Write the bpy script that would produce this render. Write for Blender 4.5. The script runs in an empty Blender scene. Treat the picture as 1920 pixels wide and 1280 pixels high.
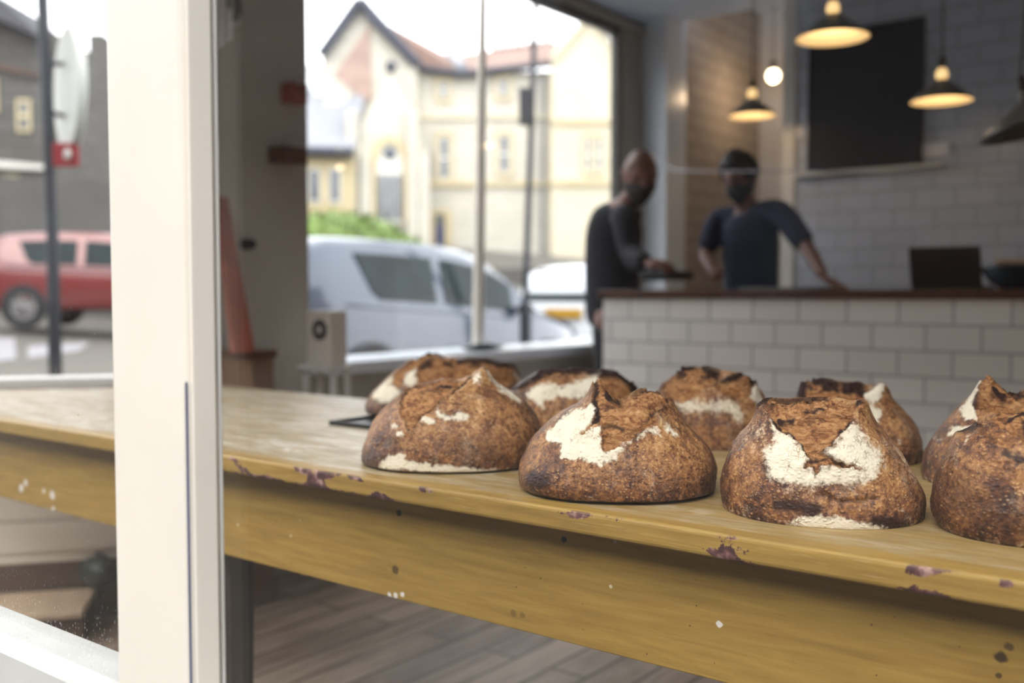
import bpy, bmesh, math, random
import numpy as np
from mathutils import Vector, Matrix

# ------------------------------------------------------------------ camera, world, light, exposure
SC = bpy.context.scene
COL = SC.collection
F = 1867.0                                  # focal length in pixels of a 1920 px wide frame
HC = 1.12                                   # eye height
YAW = math.radians(37.4)                    # looking this far left of the shop's depth axis
PITCH = math.radians(2.76)
FW = Vector((-math.sin(YAW) * math.cos(PITCH), math.cos(YAW) * math.cos(PITCH), -math.sin(PITCH)))
RT = Vector((math.cos(YAW), math.sin(YAW), 0))
UP = RT.cross(FW)
CAM = Vector((0, 0, HC))

cd = bpy.data.cameras.new('camera')
cam = bpy.data.objects.new('camera', cd)
COL.objects.link(cam)
cam.matrix_world = Matrix.Translation(CAM) @ Matrix((RT, UP, -FW)).transposed().to_4x4()
cd.sensor_width = 36
cd.lens = F / 1920 * 36
cd.clip_start = 0.05
cd.clip_end = 400
cd.dof.use_dof = True
cd.dof.focus_distance = 1.34
cd.dof.aperture_fstop = 2.3
SC.camera = cam

wd = bpy.data.worlds.new('overcast_sky')
SC.world = wd
wd.use_nodes = True
_n = wd.node_tree.nodes
_l = wd.node_tree.links
_n.clear()
_o = _n.new('ShaderNodeOutputWorld')
_b = _n.new('ShaderNodeBackground')
_r = _n.new('ShaderNodeValToRGB')
_s = _n.new('ShaderNodeSeparateXYZ')
_t = _n.new('ShaderNodeTexCoord')
_l.new(_t.outputs['Generated'], _s.inputs[0])
_l.new(_s.outputs['Z'], _r.inputs[0])
_r.color_ramp.elements[0].position = 0.0
_r.color_ramp.elements[0].color = (0.97, 0.98, 1.0, 1)
_r.color_ramp.elements[1].position = 0.6
_r.color_ramp.elements[1].color = (0.94, 0.97, 1.0, 1)
_l.new(_r.outputs[0], _b.inputs[0])
_b.inputs[1].default_value = 4.5
_l.new(_b.outputs[0], _o.inputs[0])

sd = bpy.data.lights.new('hazy_sun', 'SUN')
sd.energy = 1.6
sd.angle = math.radians(35)
sd.color = (1.0, 0.93, 0.82)
sun = bpy.data.objects.new('hazy_sun', sd)
COL.objects.link(sun)
sun.rotation_euler = Vector((0.10, -0.72, 0.95)).to_track_quat('Z', 'Y').to_euler()

SC.view_settings.view_transform = 'Standard'
SC.view_settings.look = 'None'
SC.view_settings.exposure = 0.0
SC.view_settings.gamma = 1.0
SC.view_settings.use_curve_mapping = False
try:
    SC.cycles.use_denoising = True
    SC.cycles.max_bounces = 8
    SC.cycles.transparent_max_bounces = 24
    SC.cycles.sample_clamp_indirect = 6
    SC.cycles.caustics_reflective = False
    SC.cycles.caustics_refractive = False
except Exception:
    pass


def ray(px, py):
    return FW + RT * ((px - 960) / F) + UP * (-(py - 640) / F)


def on_x(px, py, X):
    d = ray(px, py)
    return CAM + d * (X / d.x)


def on_y(px, py, Y):
    d = ray(px, py)
    return CAM + d * (Y / d.y)


def on_z(px, py, Z):
    d = ray(px, py)
    return CAM + d * ((Z - HC) / d.z)


def at(px, py, D):
    return CAM + ray(px, py) * D


# ------------------------------------------------------------------ materials
def lin(c):
    def f(v):
        v /= 255.0
        return v / 12.92 if v <= 0.04045 else ((v + 0.055) / 1.055) ** 2.4
    return (f(c[0]), f(c[1]), f(c[2]), 1)


class NT:
    def __init__(s, name):
        s.m = bpy.data.materials.new(name)
        s.m.use_nodes = True
        s.t = s.m.node_tree
        s.t.nodes.clear()
        s.out = s.n('ShaderNodeOutputMaterial')

    def n(s, t, **kw):
        o = s.t.nodes.new(t)
        for k, v in kw.items():
            setattr(o, k, v)
        return o

    def k(s, a, b):
        s.t.links.new(a, b)

    def put(s, sock, v):
        if isinstance(v, bpy.types.NodeSocket):
            s.k(v, sock)
        else:
            sock.default_value = v

    def geo(s):
        return s.n('ShaderNodeNewGeometry').outputs['Position']

    def obj(s):
        return s.n('ShaderNodeTexCoord').outputs['Object']

    def mapping(s, vec, scale=(1, 1, 1), loc=(0, 0, 0), rot=(0, 0, 0)):
        m = s.n('ShaderNodeMapping')
        s.k(vec, m.inputs[0])
        m.inputs[1].default_value = loc
        m.inputs[2].default_value = rot
        m.inputs[3].default_value = scale
        return m.outputs[0]

    def noise(s, vec, scale, detail=4, rough=0.55, dist=0.0):
        n = s.n('ShaderNodeTexNoise')
        s.k(vec, n.inputs['Vector'])
        n.inputs['Scale'].default_value = scale
        n.inputs['Detail'].default_value = detail
        n.inputs['Roughness'].default_value = rough
        n.inputs['Distortion'].default_value = dist
        return n.outputs[0]

    def vor(s, vec, scale, feature='F1', out=0):
        n = s.n('ShaderNodeTexVoronoi')
        n.feature = feature
        s.k(vec, n.inputs['Vector'])
        n.inputs['Scale'].default_value = scale
        return n.outputs[out]

    def ramp(s, fac, stops, interp='LINEAR'):
        r = s.n('ShaderNodeValToRGB')
        r.color_ramp.interpolation = interp
        e = r.color_ramp.elements
        while len(e) < len(stops):
            e.new(0.5)
        for i, (p, c) in enumerate(stops):
            e[i].position = p
            e[i].color = c if len(c) == 4 else (*c, 1)
        s.k(fac, r.inputs[0])
        return r.outputs[0]

    def sm(s, fac, a, b):          # smooth 0..1 between a and b
        n = s.n('ShaderNodeMapRange')
        n.interpolation_type = 'SMOOTHSTEP'
        s.put(n.inputs[0], fac)
        n.inputs[1].default_value = a
        n.inputs[2].default_value = b
        return n.outputs[0]

    def math(s, op, a, b=0.0, c=None):
        n = s.n('ShaderNodeMath', operation=op)
        s.put(n.inputs[0], a)
        s.put(n.inputs[1], b)
        if c is not None:
            s.put(n.inputs[2], c)
        return n.outputs[0]

    def mix(s, fac, a, b, mode='MIX'):
        n = s.n('ShaderNodeMixRGB', blend_type=mode)
        s.put(n.inputs[0], fac)
        s.put(n.inputs[1], a)
        s.put(n.inputs[2], b)
        return n.outputs[0]

    def bump(s, h, strength=0.3, dist=0.01, normal=None):
        b = s.n('ShaderNodeBump')
        b.inputs['Strength'].default_value = strength
        b.inputs['Distance'].default_value = dist
        s.k(h, b.inputs['Height'])
        if normal is not None:
            s.k(normal, b.inputs['Normal'])
        return b.outputs[0]

    def princ(s, col, rough=0.6, normal=None, spec=0.4, metal=0.0, coat=0.0, emit=None, estr=0.0, sheen=0.0):
        p = s.n('ShaderNodeBsdfPrincipled')
        s.put(p.inputs['Base Color'], col)
        s.put(p.inputs['Roughness'], rough)
        p.inputs['Specular IOR Level'].default_value = spec
        p.inputs['Metallic'].default_value = metal
        p.inputs['Coat Weight'].default_value = coat
        p.inputs['Sheen Weight'].default_value = sheen
        if emit is not None:
            p.inputs['Emission Color'].default_value = emit
            p.inputs['Emission Strength'].default_value = estr
        if normal is not None:
            s.k(normal, p.inputs['Normal'])
        s.k(p.outputs[0], s.out.inputs[0])
        return s.m


def simple(name, rgb, rough=0.6, spec=0.4, metal=0.0, coat=0.0, var=0.12, scale=12, emit=None, estr=0.0, bump=0.0):
    t = NT(name)
    c = lin(rgb)
    n = t.noise(t.obj(), scale, 4)
    lo = tuple(v * (1 - var) for v in c[:3]) + (1,)
    hi = tuple(min(1, v * (1 + var)) for v in c[:3]) + (1,)
    col = t.ramp(n, [(0.3, lo), (0.7, hi)])
    nb = t.bump(n, bump, 0.005) if bump else None
    return t.princ(col, rough, nb, spec, metal, coat, emit, estr)


def tile_mat(name, tile, grout, axis='XZ', w=0.2, h=0.1, zoff=0.0, xoff=0.0, rough=0.18, mortar=0.0045):
    t = NT(name)
    sx = t.n('ShaderNodeSeparateXYZ')
    t.k(t.geo(), sx.inputs[0])
    cb = t.n('ShaderNodeCombineXYZ')
    t.k(t.math('ADD', sx.outputs[axis[0]], xoff), cb.inputs[0])
    t.k(t.math('ADD', sx.outputs[axis[1]], zoff), cb.inputs[1])
    b = t.n('ShaderNodeTexBrick')
    t.k(cb.outputs[0], b.inputs['Vector'])
    b.inputs['Scale'].default_value = 1.0
    b.inputs['Brick Width'].default_value = w
    b.inputs['Row Height'].default_value = h
    b.inputs['Mortar Size'].default_value = mortar
    b.inputs['Mortar Smooth'].default_value = 0.3
    c = lin(tile)
    b.inputs['Color1'].default_value = tuple(v * 1.03 for v in c[:3]) + (1,)
    b.inputs['Color2'].default_value = tuple(v * 0.93 for v in c[:3]) + (1,)
    b.inputs['Mortar'].default_value = lin(grout)
    inv = t.math('SUBTRACT', 1.0, b.outputs['Fac'])
    r = t.math('MULTIPLY_ADD', b.outputs['Fac'], 0.5, rough)
    return t.princ(b.outputs['Color'], r, t.bump(inv, 0.5, 0.003), 0.5)


def glass_mat(name, refl=1.0, tint=(1, 1, 1, 1), dirt=0.0, streaks=False):
    t = NT(name)
    fr = t.n('ShaderNodeFresnel')
    gb = t.n('ShaderNodeNewGeometry').outputs['Backfacing']
    t.k(t.math('MULTIPLY_ADD', gb, 1 / 1.45 - 1.45, 1.45), fr.inputs[0])
    fac = t.math('MULTIPLY', fr.outputs[0], refl)
    tr = t.n('ShaderNodeBsdfTransparent')
    tr.inputs[0].default_value = tint
    gl = t.n('ShaderNodeBsdfGlossy')
    gl.inputs['Roughness'].default_value = 0.0
    mx = t.n('ShaderNodeMixShader')
    t.k(fac, mx.inputs[0])
    t.k(tr.outputs[0], mx.inputs[1])
    t.k(gl.outputs[0], mx.inputs[2])
    last = mx.outputs[0]
    if dirt > 0:                      # dried specks on the pane
        v = t.vor(t.geo(), 48)
        v2 = t.noise(t.geo(), 3.0, 2)
        m = t.math('MULTIPLY', t.math('LESS_THAN', v, 0.045), t.sm(v2, 0.42, 0.62))
        zz = t.n('ShaderNodeSeparateXYZ')
        t.k(t.geo(), zz.inputs[0])
        low = t.sm(zz.outputs['Z'], 0.80, 0.70) if streaks else 0.0
        v3 = t.vor(t.mapping(t.geo(), (1, 1, 0.45), rot=(0, 0.5, 0)), 230)
        m2 = t.math('MULTIPLY', t.math('LESS_THAN', v3, 0.16), low)
        m = t.math('MAXIMUM', m, m2)
        m = t.math('MULTIPLY', m, dirt)
        df = t.n('ShaderNodeBsdfDiffuse')
        df.inputs[0].default_value = (0.8, 0.8, 0.8, 1)
        tl = t.n('ShaderNodeBsdfTranslucent')
        tl.inputs[0].default_value = (0.8, 0.8, 0.8, 1)
        ad = t.n('ShaderNodeMixShader')
        ad.inputs[0].default_value = 0.5
        t.k(df.outputs[0], ad.inputs[1])
        t.k(tl.outputs[0], ad.inputs[2])
        m3 = t.n('ShaderNodeMixShader')
        t.k(m, m3.inputs[0])
        t.k(last, m3.inputs[1])
        t.k(ad.outputs[0], m3.inputs[2])
        last = m3.outputs[0]
    t.k(last, t.out.inputs[0])
    return t.m


def plank_floor():
    t = NT('worn_floorboards')
    p = t.geo()
    sx = t.n('ShaderNodeSeparateXYZ')
    t.k(p, sx.inputs[0])
    cb = t.n('ShaderNodeCombineXYZ')
    t.k(sx.outputs['Y'], cb.inputs[0])
    t.k(sx.outputs['X'], cb.inputs[1])
    b = t.n('ShaderNodeTexBrick')
    t.k(cb.outputs[0], b.inputs['Vector'])
    b.inputs['Scale'].default_value = 1
    b.inputs['Brick Width'].default_value = 2.4
    b.inputs['Row Height'].default_value = 0.13
    b.inputs['Mortar Size'].default_value = 0.005
    b.inputs['Mortar Smooth'].default_value = 0.3
    b.inputs['Color1'].default_value = lin((206, 186, 164))
    b.inputs['Color2'].default_value = lin((178, 158, 140))
    b.inputs['Mortar'].default_value = lin((50, 42, 36))
    g = t.noise(t.mapping(p, (9, 0.9, 1)), 3, 6, 0.65, 0.6)
    g2 = t.noise(t.mapping(p, (3, 1.2, 1)), 1.6, 3)
    c = t.mix(0.75, b.outputs['Color'], t.ramp(g, [(0.3, lin((135, 118, 105))), (0.55, (0.8, 0.78, 0.76, 1)), (0.75, (1, 1, 1, 1))]), 'MULTIPLY')
    c = t.mix(0.6, c, t.ramp(g2, [(0.35, (0.55, 0.50, 0.46, 1)), (0.6, (1, 1, 1, 1))]), 'MULTIPLY')
    inv = t.math('SUBTRACT', 1.0, b.outputs['Fac'])
    return t.princ(c, 0.5, t.bump(inv, 0.5, 0.004), 0.35)


def yellow_paint(name, mode):
    """Old mustard paint. mode 'top': scrubbed pale boards; 'edge': chipped nosing and top together; 'apron': front board."""
    t = NT(name)
    p = t.geo()
    sx = t.n('ShaderNodeSeparateXYZ')
    t.k(p, sx.inputs[0])
    X, Y, Z = sx.outputs
    must = lin((168, 135, 68))
    must2 = lin((142, 112, 55))
    brushed = t.noise(t.mapping(p, (1.2, 14, 14)), 6, 6, 0.6, 0.3)
    col = t.ramp(brushed, [(0.3, must2), (0.65, must)])
    chipc = t.ramp(t.noise(p, 60, 3), [(0.42, lin((74, 48, 50))), (0.54, lin((112, 76, 74))), (0.64, lin((168, 134, 126)))])
    if mode == 'plank':
        # scrubbed, paint worn to pale wood away from the front arris
        w1 = t.noise(t.mapping(p, (1.6, 9, 9)), 4, 6, 0.7, 0.5)
        w2 = t.noise(t.mapping(p, (2.5, 22, 22)), 9, 5, 0.6)
        pale = t.ramp(w1, [(0.36, lin((128, 110, 80))), (0.48, lin((168, 158, 134))), (0.62, lin((206, 201, 188)))])
        pale = t.mix(t.sm(w2, 0.42, 0.66), pale, lin((158, 130, 84)))
        pale = t.mix(t.math('MULTIPLY', t.sm(t.noise(p, 11, 4), 0.62, 0.70), 0.7), pale, lin((232, 226, 212)))
        streak = t.noise(t.mapping(p, (1.5, 40, 40)), 8, 4, 0.6)
        pale = t.mix(t.math('MULTIPLY', t.sm(streak, 0.62, 0.72), 0.55), pale, lin((120, 92, 66)))
        # worn to wood away from the edge; extra pallor to the left imitates window sheen
        edge = t.math('ADD', t.sm(Y, 1.145, 1.20), t.math('MULTIPLY', t.math('SUBTRACT', w1, 0.5), 1.6))
        left = t.sm(X, -0.7, -1.6)
        bare = t.math('MULTIPLY', t.sm(edge, 0.25, 0.75), t.math('MULTIPLY_ADD', left, 0.65, 0.32))
        up = t.n('ShaderNodeSeparateXYZ')
        t.k(t.n('ShaderNodeNewGeometry').outputs['Normal'], up.inputs[0])
        isup = t.sm(up.outputs['Z'], 0.6, 0.95)
        col = t.mix(t.math('MULTIPLY', bare, isup), col, pale)
        fs = t.noise(t.mapping(p, (1.0, 60, 60)), 9, 5, 0.7, 0.4)
        col = t.mix(t.math('MULTIPLY', t.sm(fs, 0.52, 0.68), 0.42), col, lin((104, 80, 46)))
        fs2 = t.noise(t.mapping(p, (1.4, 45, 45), (3, 3, 3)), 9, 5, 0.7, 0.4)
        col = t.mix(t.math('MULTIPLY', t.sm(fs2, 0.58, 0.72), 0.38), col, lin((214, 198, 160)))
        # chips along the nosing
        ch = t.math('ADD', t.math('MULTIPLY', t.noise(t.mapping(p, (0.6, 1, 1.3)), 24, 2, 0.5, 0.3), 0.8), t.math('MULTIPLY', t.noise(p, 150, 4, 0.7), 0.2))
        big = t.noise(p, 3.2, 2)
        m = t.math('ADD', ch, t.math('MULTIPLY', t.math('SUBTRACT', big, 0.5), 0.5))
        lowedge = t.math('MULTIPLY', t.sm(Z, 0.797, 0.788), 0.06)
        topedge = t.math('MULTIPLY', t.sm(Z, 0.806, 0.816), 0.03)
        m = t.math('ADD', m, t.math('ADD', lowedge, topedge))
        col = t.mix(t.math('MULTIPLY', t.sm(m, 0.640, 0.648), t.math('SUBTRACT', 1.0, isup)), col, chipc)
        h = t.math('ADD', brushed, t.math('MULTIPLY', t.sm(m, 0.640, 0.648), -0.8))
        return t.princ(col, 0.42, t.bump(h, 0.22, 0.002), 0.45)
    # apron
    fine = t.noise(t.mapping(p, (2, 30, 30)), 10, 4, 0.6)
    crack = t.noise(t.mapping(p, (2.5, 1, 40)), 6, 4, 0.7, 0.4)
    col = t.mix(t.math('MULTIPLY', t.sm(crack, 0.66, 0.72), 0.4), col, lin((120, 84, 40)))
    sp = t.vor(p, 34)
    col = t.mix(t.math('MULTIPLY', t.math('LESS_THAN', sp, 0.045), 0.8), col, lin((66, 44, 38)))
    sp2 = t.vor(t.mapping(p, loc=(3, 1, 2)), 26)
    msk = t.sm(t.noise(p, 4, 2), 0.5, 0.62)
    col = t.mix(t.math('MULTIPLY', t.math('LESS_THAN', sp2, 0.07), msk), col, lin((214, 200, 168)))
    kn = [(748, 962, .0075, 1), (742, 1068, .0095, .75), (962, 1150, .007, .4), (980, 1153, .006, .4),
          (1057, 1010, .006, 1), (1740, 1, .001, 0), (1876, 1232, .0085, .9), (1892, 1212, .006, .7), (1873, 1266, .004, .8)]
    for (kx, ky, kr, ks) in kn:
        if ks <= 0:
            continue
        q = on_y(kx, ky, 1.19)
        d = t.n('ShaderNodeVectorMath', operation='DISTANCE')
        t.k(t.n('ShaderNodeNewGeometry').outputs['Position'], d.inputs[0])
        d.inputs[1].default_value = q
        dd = t.math('ADD', d.outputs['Value'], t.math('MULTIPLY', t.math('SUBTRACT', t.noise(p, 120, 2), 0.5), 0.008))
        col = t.mix(t.math('MULTIPLY', t.sm(dd, kr, kr * 0.6), ks), col, lin((52, 40, 30)))
    for (kx, ky, kr) in [(730, 1116, .006), (742, 1117, .006), (754, 1114, .005), (1350, 1170, .005), (40, 915, .012), (48, 905, .01), (98, 928, .013), (82, 920, .007), (100, 955, .01)]:
        q = on_y(kx, ky, 1.19)
        d = t.n('ShaderNodeVectorMath', operation='DISTANCE')
        t.k(t.n('ShaderNodeNewGeometry').outputs['Position'], d.inputs[0])
        d.inputs[1].default_value = q
        dd = t.math('ADD', d.outputs['Value'], t.math('MULTIPLY', t.math('SUBTRACT', t.noise(p, 90, 2), 0.5), 0.008))
        col = t.mix(t.sm(dd, kr, kr * 0.6), col, lin((222, 214, 204)))
    return t.princ(col, 0.45, t.bump(t.math('ADD', brushed, t.math('MULTIPLY', fine, .5)), 0.15, 0.002), 0.4)


def crust_mat():
    """Sourdough crust. Attribute 'marks': R flour, G torn crumb, B burnt."""
    t = NT('sourdough_crust')
    p = t.obj()
    at_ = t.n('ShaderNodeAttribute', attribute_name='marks')
    s = t.n('ShaderNodeSeparateColor')
    t.k(at_.outputs['Color'], s.inputs[0])
    flour, crumb, burnt = s.outputs
    big = t.noise(p, 8, 4, 0.6, 0.5)
    mid = t.noise(p, 34, 6, 0.72, 0.9)
    fine = t.noise(p, 150, 5, 0.7, 0.5)
    vfine = t.noise(p, 420, 3, 0.6)
    f = t.math('ADD', t.math('MULTIPLY', big, 0.34), t.math('ADD', t.math('MULTIPLY', mid, 0.32), t.math('MULTIPLY', fine, 0.34)))
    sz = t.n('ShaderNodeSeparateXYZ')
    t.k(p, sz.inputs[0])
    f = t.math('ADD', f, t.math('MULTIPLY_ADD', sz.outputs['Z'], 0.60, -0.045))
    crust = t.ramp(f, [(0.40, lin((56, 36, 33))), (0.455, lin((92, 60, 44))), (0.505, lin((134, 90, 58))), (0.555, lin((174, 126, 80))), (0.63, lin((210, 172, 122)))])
    # tiny pale blisters
    bl = t.vor(t.mapping(p, (1, 1, 1.4)), 150)
    blm = t.math('MULTIPLY', t.sm(bl, 0.36, 0.12), t.sm(t.noise(p, 60, 3), 0.44, 0.60))
    crust = t.mix(t.math('MULTIPLY', blm, 0.70), crust, lin((214, 168, 116)))
    bl2 = t.vor(t.mapping(p, (1, 1, 1.3), (7, 1, 3)), 260)
    blm2 = t.math('MULTIPLY', t.sm(bl2, 0.36, 0.12), t.sm(t.noise(t.mapping(p, loc=(1, 9, 4)), 45, 3), 0.46, 0.58))
    crust = t.mix(t.math('MULTIPLY', blm2, 0.60), crust, lin((206, 158, 108)))
    dk = t.vor(t.mapping(p, (1, 1, 1.2), (3, 2, 5)), 110)
    dkm = t.math('MULTIPLY', t.sm(dk, 0.38, 0.15), t.sm(t.noise(t.mapping(p, loc=(4, 4, 4)), 50, 3), 0.44, 0.58))
    crust = t.mix(t.math('MULTIPLY', dkm, 0.70), crust, lin((70, 42, 38)))
    # a dusting of flour caught in the skin
    dz = t.math('MULTIPLY', t.sm(t.noise(t.mapping(p, (1, 1, 0.5), (2, 2, 2)), 26, 5, 0.75), 0.54, 0.70), t.sm(vfine, 0.38, 0.62))
    crust = t.mix(t.math('MULTIPLY', dz, 0.42), crust, lin((216, 200, 176)))
    # torn crumb
    cn = t.noise(t.mapping(p, (1, 1, 2.2)), 60, 6, 0.75, 1.2)
    cr = t.ramp(cn, [(0.34, lin((84, 50, 34))), (0.43, lin((144, 94, 58))), (0.53, lin((184, 132, 84))), (0.68, lin((212, 168, 118)))])
    sc_ = t.noise(t.mapping(p, (0.8, 0.8, 2.6), (5, 1, 2)), 38, 5, 0.7, 1.0)
    cr = t.mix(t.math('MULTIPLY', t.sm(sc_, 0.54, 0.66), 0.75), cr, lin((88, 52, 36)))
    col = t.mix(crumb, crust, cr)
    # burnt
    bn = t.math('MULTIPLY', burnt, t.math('MULTIPLY_ADD', mid, 1.2, 0.35))
    col = t.mix(t.sm(bn, 0.12, 0.85), col, lin((50, 30, 24)))
    # flour, crazed where the crust stretched
    w = t.n('ShaderNodeVectorMath', operation='ADD')
    wn = t.n('ShaderNodeTexNoise')
    wn.inputs['Scale'].default_value = 60
    t.k(p, wn.inputs['Vector'])
    wv = t.n('ShaderNodeVectorMath', operation='SCALE')
    t.k(wn.outputs['Color'], wv.inputs[0])
    wv.inputs['Scale'].default_value = 0.020
    t.k(p, w.inputs[0])
    t.k(wv.outputs[0], w.inputs[1])
    ce = t.vor(t.mapping(w.outputs[0], (1, 1, 0.75)), 150, 'DISTANCE_TO_EDGE')
    cm = t.math('MULTIPLY', t.sm(ce, 0.075, 0.02), t.sm(t.noise(p, 30, 4, 0.7), 0.50, 0.66))
    dust = t.math('ADD', t.math('MULTIPLY', t.math('SUBTRACT', fine, 0.5), 1.3), t.math('MULTIPLY', t.math('SUBTRACT', mid, 0.5), 1.1))
    fl = t.sm(t.math('ADD', flour, t.math('MULTIPLY', dust, 0.85)), 0.26, 0.80)
    fl = t.math('MULTIPLY', fl, t.math('SUBTRACT', 1.0, t.math('MULTIPLY', cm, 0.7)))
    fc = t.mix(vfine, lin((228, 216, 190)), lin((240, 231, 210)))
    col = t.mix(fl, col, fc)
    h1 = t.math('ADD', t.math('MULTIPLY', mid, 0.5), t.math('MULTIPLY', fine, 0.35))
    h1 = t.math('ADD', h1, t.math('MULTIPLY', t.sm(bl, 0.5, 0.1), 0.25))
    h1 = t.math('SUBTRACT', h1, t.math('MULTIPLY', t.math('MULTIPLY', cm, flour), 0.5))
    h2 = t.math('MULTIPLY', t.math('MULTIPLY', cn, crumb), 1.4)
    n = t.bump(t.math('ADD', h1, h2), 0.75, 0.004)
    rough = t.math('MULTIPLY_ADD', t.math('MAXIMUM', fl, crumb), 0.40, 0.42)
    return t.princ(col, rough, n, 0.32)


M = {}
M['white_paint'] = simple('white_gloss_paint', (222, 214, 202), 0.35, var=0.03, scale=5)
M['frame_paint'] = simple('off_white_frame_paint', (212, 209, 203), 0.4, var=0.04, scale=7, bump=0.05)
M['inner_frame'] = simple('grey_white_frame_paint', (206, 203, 198), 0.5, var=0.05)
M['plaster'] = simple('plaster_paint', (216, 214, 212), 0.8, var=0.05, scale=3)
M['pier'] = simple('taupe_wall_paint', (176, 170, 160), 0.7, var=0.05, scale=2)
M['ceiling'] = simple('ceiling_paint', (212, 228, 250), 0.85, var=0.02, scale=2)
M['floor'] = plank_floor()
M['yp'] = yellow_paint('worn_mustard_plank_paint', 'plank')
M['ya'] = yellow_paint('mustard_apron_paint', 'apron')
M['crust'] = crust_mat()
M['tile_counter'] = tile_mat('counter_tiles', (250, 247, 242), (178, 176, 172), zoff=0.0, xoff=0.052)
M['tile_wall'] = tile_mat('wall_tiles', (184, 190, 202), (146, 150, 158), zoff=0.04, rough=0.25)
M['tile_side'] = tile_mat('passage_tiles', (172, 160, 148), (120, 110, 100), axis='YZ', zoff=0.04, rough=0.8)
M['glass'] = glass_mat('window_glass', 0.9, dirt=0.0)
M['glass_front'] = glass_mat('shop_glass', 0.7, dirt=0.18)
M['glass_dusty'] = glass_mat('dusty_shop_glass', 0.7, dirt=0.35, streaks=True)
M['dark_wood'] = simple('dark_stained_wood', (84, 52, 36), 0.4, var=0.3, scale=20)
M['black_leg'] = simple('black_brown_wood', (46, 39, 34), 0.5, var=0.3)
M['board'] = simple('blackboard_slate', (38, 40, 46), 0.7, var=0.06)
M['tray_metal'] = simple('blackened_steel', (44, 46, 50), 0.35, metal=0.6, spec=0.5)
M['shade'] = simple('grey_enamel_shade', (96, 92, 84), 0.35)
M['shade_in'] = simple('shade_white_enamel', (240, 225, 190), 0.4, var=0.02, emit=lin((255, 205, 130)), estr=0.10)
M['bulb'] = simple('warm_bulb', (255, 220, 160), 0.4, var=0.0, emit=lin((255, 212, 145)), estr=1.1)
M['bulb2'] = simple('bare_bulb', (255, 235, 200), 0.4, var=0.0, emit=lin((255, 232, 190)), estr=9.0)
M['cord'] = simple('brown_flex', (70, 62, 56), 0.6)
M['line_white'] = simple('line_white', (170, 170, 176), 0.5, var=0.02)
M['skin1'] = simple('skin_light', (118, 80, 70), 0.5, var=0.1)
M['skin2'] = simple('skin_tan', (104, 70, 56), 0.5, var=0.1)
M['hair'] = simple('dark_hair', (38, 34, 34), 0.6, var=0.3, scale=60, bump=0.4)
M['beard'] = simple('dark_beard', (40, 34, 32), 0.7, var=0.3, scale=60, bump=0.4)
M['hoodie'] = simple('black_hoodie_cloth', (30, 31, 37), 0.9, var=0.15, scale=8)
M['trousers'] = simple('charcoal_trousers', (46, 47, 52), 0.85, var=0.15)
M['tee'] = simple('navy_cotton', (36, 40, 62), 0.9, var=0.15, scale=8)
M['shoe'] = simple('black_shoe', (30, 30, 32), 0.5)
M['laptop'] = simple('dark_brown_plastic', (52, 44, 40), 0.35)
M['plastic_and_shaded_frame'] = simple('plastic_and_shaded_frame', (110, 108, 106), 0.5)
M['teal'] = simple('dark_teal_glaze', (40, 56, 66), 0.25)
M['card'] = simple('brown_card', (120, 92, 70), 0.8)
M['cream'] = simple('cream_box_plastic', (214, 206, 194), 0.5, var=0.03)
M['dial'] = simple('dark_mesh', (70, 66, 66), 0.7)
M['redwood'] = simple('red_brown_wood', (142, 74, 58), 0.5, var=0.2)
M['plinth'] = simple('dark_brown_plinth', (86, 66, 54), 0.6)
M['tanwood'] = simple('tan_step_wood', (190, 166, 140), 0.5, var=0.12)
M['cloth_white'] = simple('white_cotton', (226, 224, 228), 0.9, var=0.04)
M['cloth_dark'] = simple('charcoal_cotton', (62, 56, 54), 0.9)
M['bag'] = simple('dark_green_vinyl', (54, 60, 54), 0.4, var=0.3)
M['mat'] = simple('door_mat', (104, 92, 92), 0.9, var=0.3, scale=40)
M['asphalt'] = simple('asphalt', (84, 80, 74), 0.9, var=0.12, scale=3)
M['paving'] = simple('pavement', (88, 86, 83), 0.9, var=0.1, scale=2)
M['roadline'] = simple('road_paint', (130, 128, 130), 0.8)
M['car_grey'] = simple('silver_blue_car_paint', (54, 64, 80), 0.3, metal=0.2, coat=1.0, var=0.02)
M['car_white'] = simple('white_car_paint', (196, 200, 206), 0.25, coat=1.0, var=0.01)
M['car_red'] = simple('red_car_paint', (112, 44, 42), 0.3, coat=1.0, var=0.04)
M['car_glass'] = simple('car_window_glass', (26, 38, 40), 0.12, spec=0.2, var=0.3, scale=3)
M['tyre'] = simple('tyre_rubber', (38, 38, 38), 0.8)
M['alloy'] = simple('alloy_wheel', (150, 148, 148), 0.35, metal=0.6)
M['trim_black'] = simple('black_trim', (40, 42, 46), 0.5)
M['plate_yellow'] = simple('yellow_plate', (168, 128, 36), 0.4, var=0.02)
M['plate_text'] = simple('plate_black', (40, 36, 30), 0.5)
M['lamp_red'] = simple('red_lens', (190, 60, 54), 0.25)
M['lamp_clear'] = simple('clear_lens', (224, 226, 230), 0.2)
M['slate'] = simple('grey_slate', (138, 140, 146), 0.6, var=0.08, scale=4)
M['roof_red'] = simple('red_brown_roof_tiles', (132, 108, 98), 0.8, var=0.1, scale=3)
M['verge'] = simple('dark_lead_verge', (62, 64, 74), 0.7)
M['roof_dark'] = simple('dark_slate_roof', (44, 44, 50), 0.7)
M['rail_paint'] = simple('dimmed_rail_paint', (190, 189, 185), 0.5, var=0.06, scale=9)  # frame paint darkened to offset the sky light on the rail
M['nib_paint'] = simple('cool_white_gloss_paint', (226, 232, 240), 0.22, var=0.03)
M['bush'] = simple('hedge_leaf', (92, 112, 52), 0.7, var=0.45, scale=9)
M['post_dark'] = simple('dark_post_paint', (34, 37, 44), 0.5)
M['sign_white'] = simple('white_sign_enamel', (176, 178, 172), 0.5, var=0.02)
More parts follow.
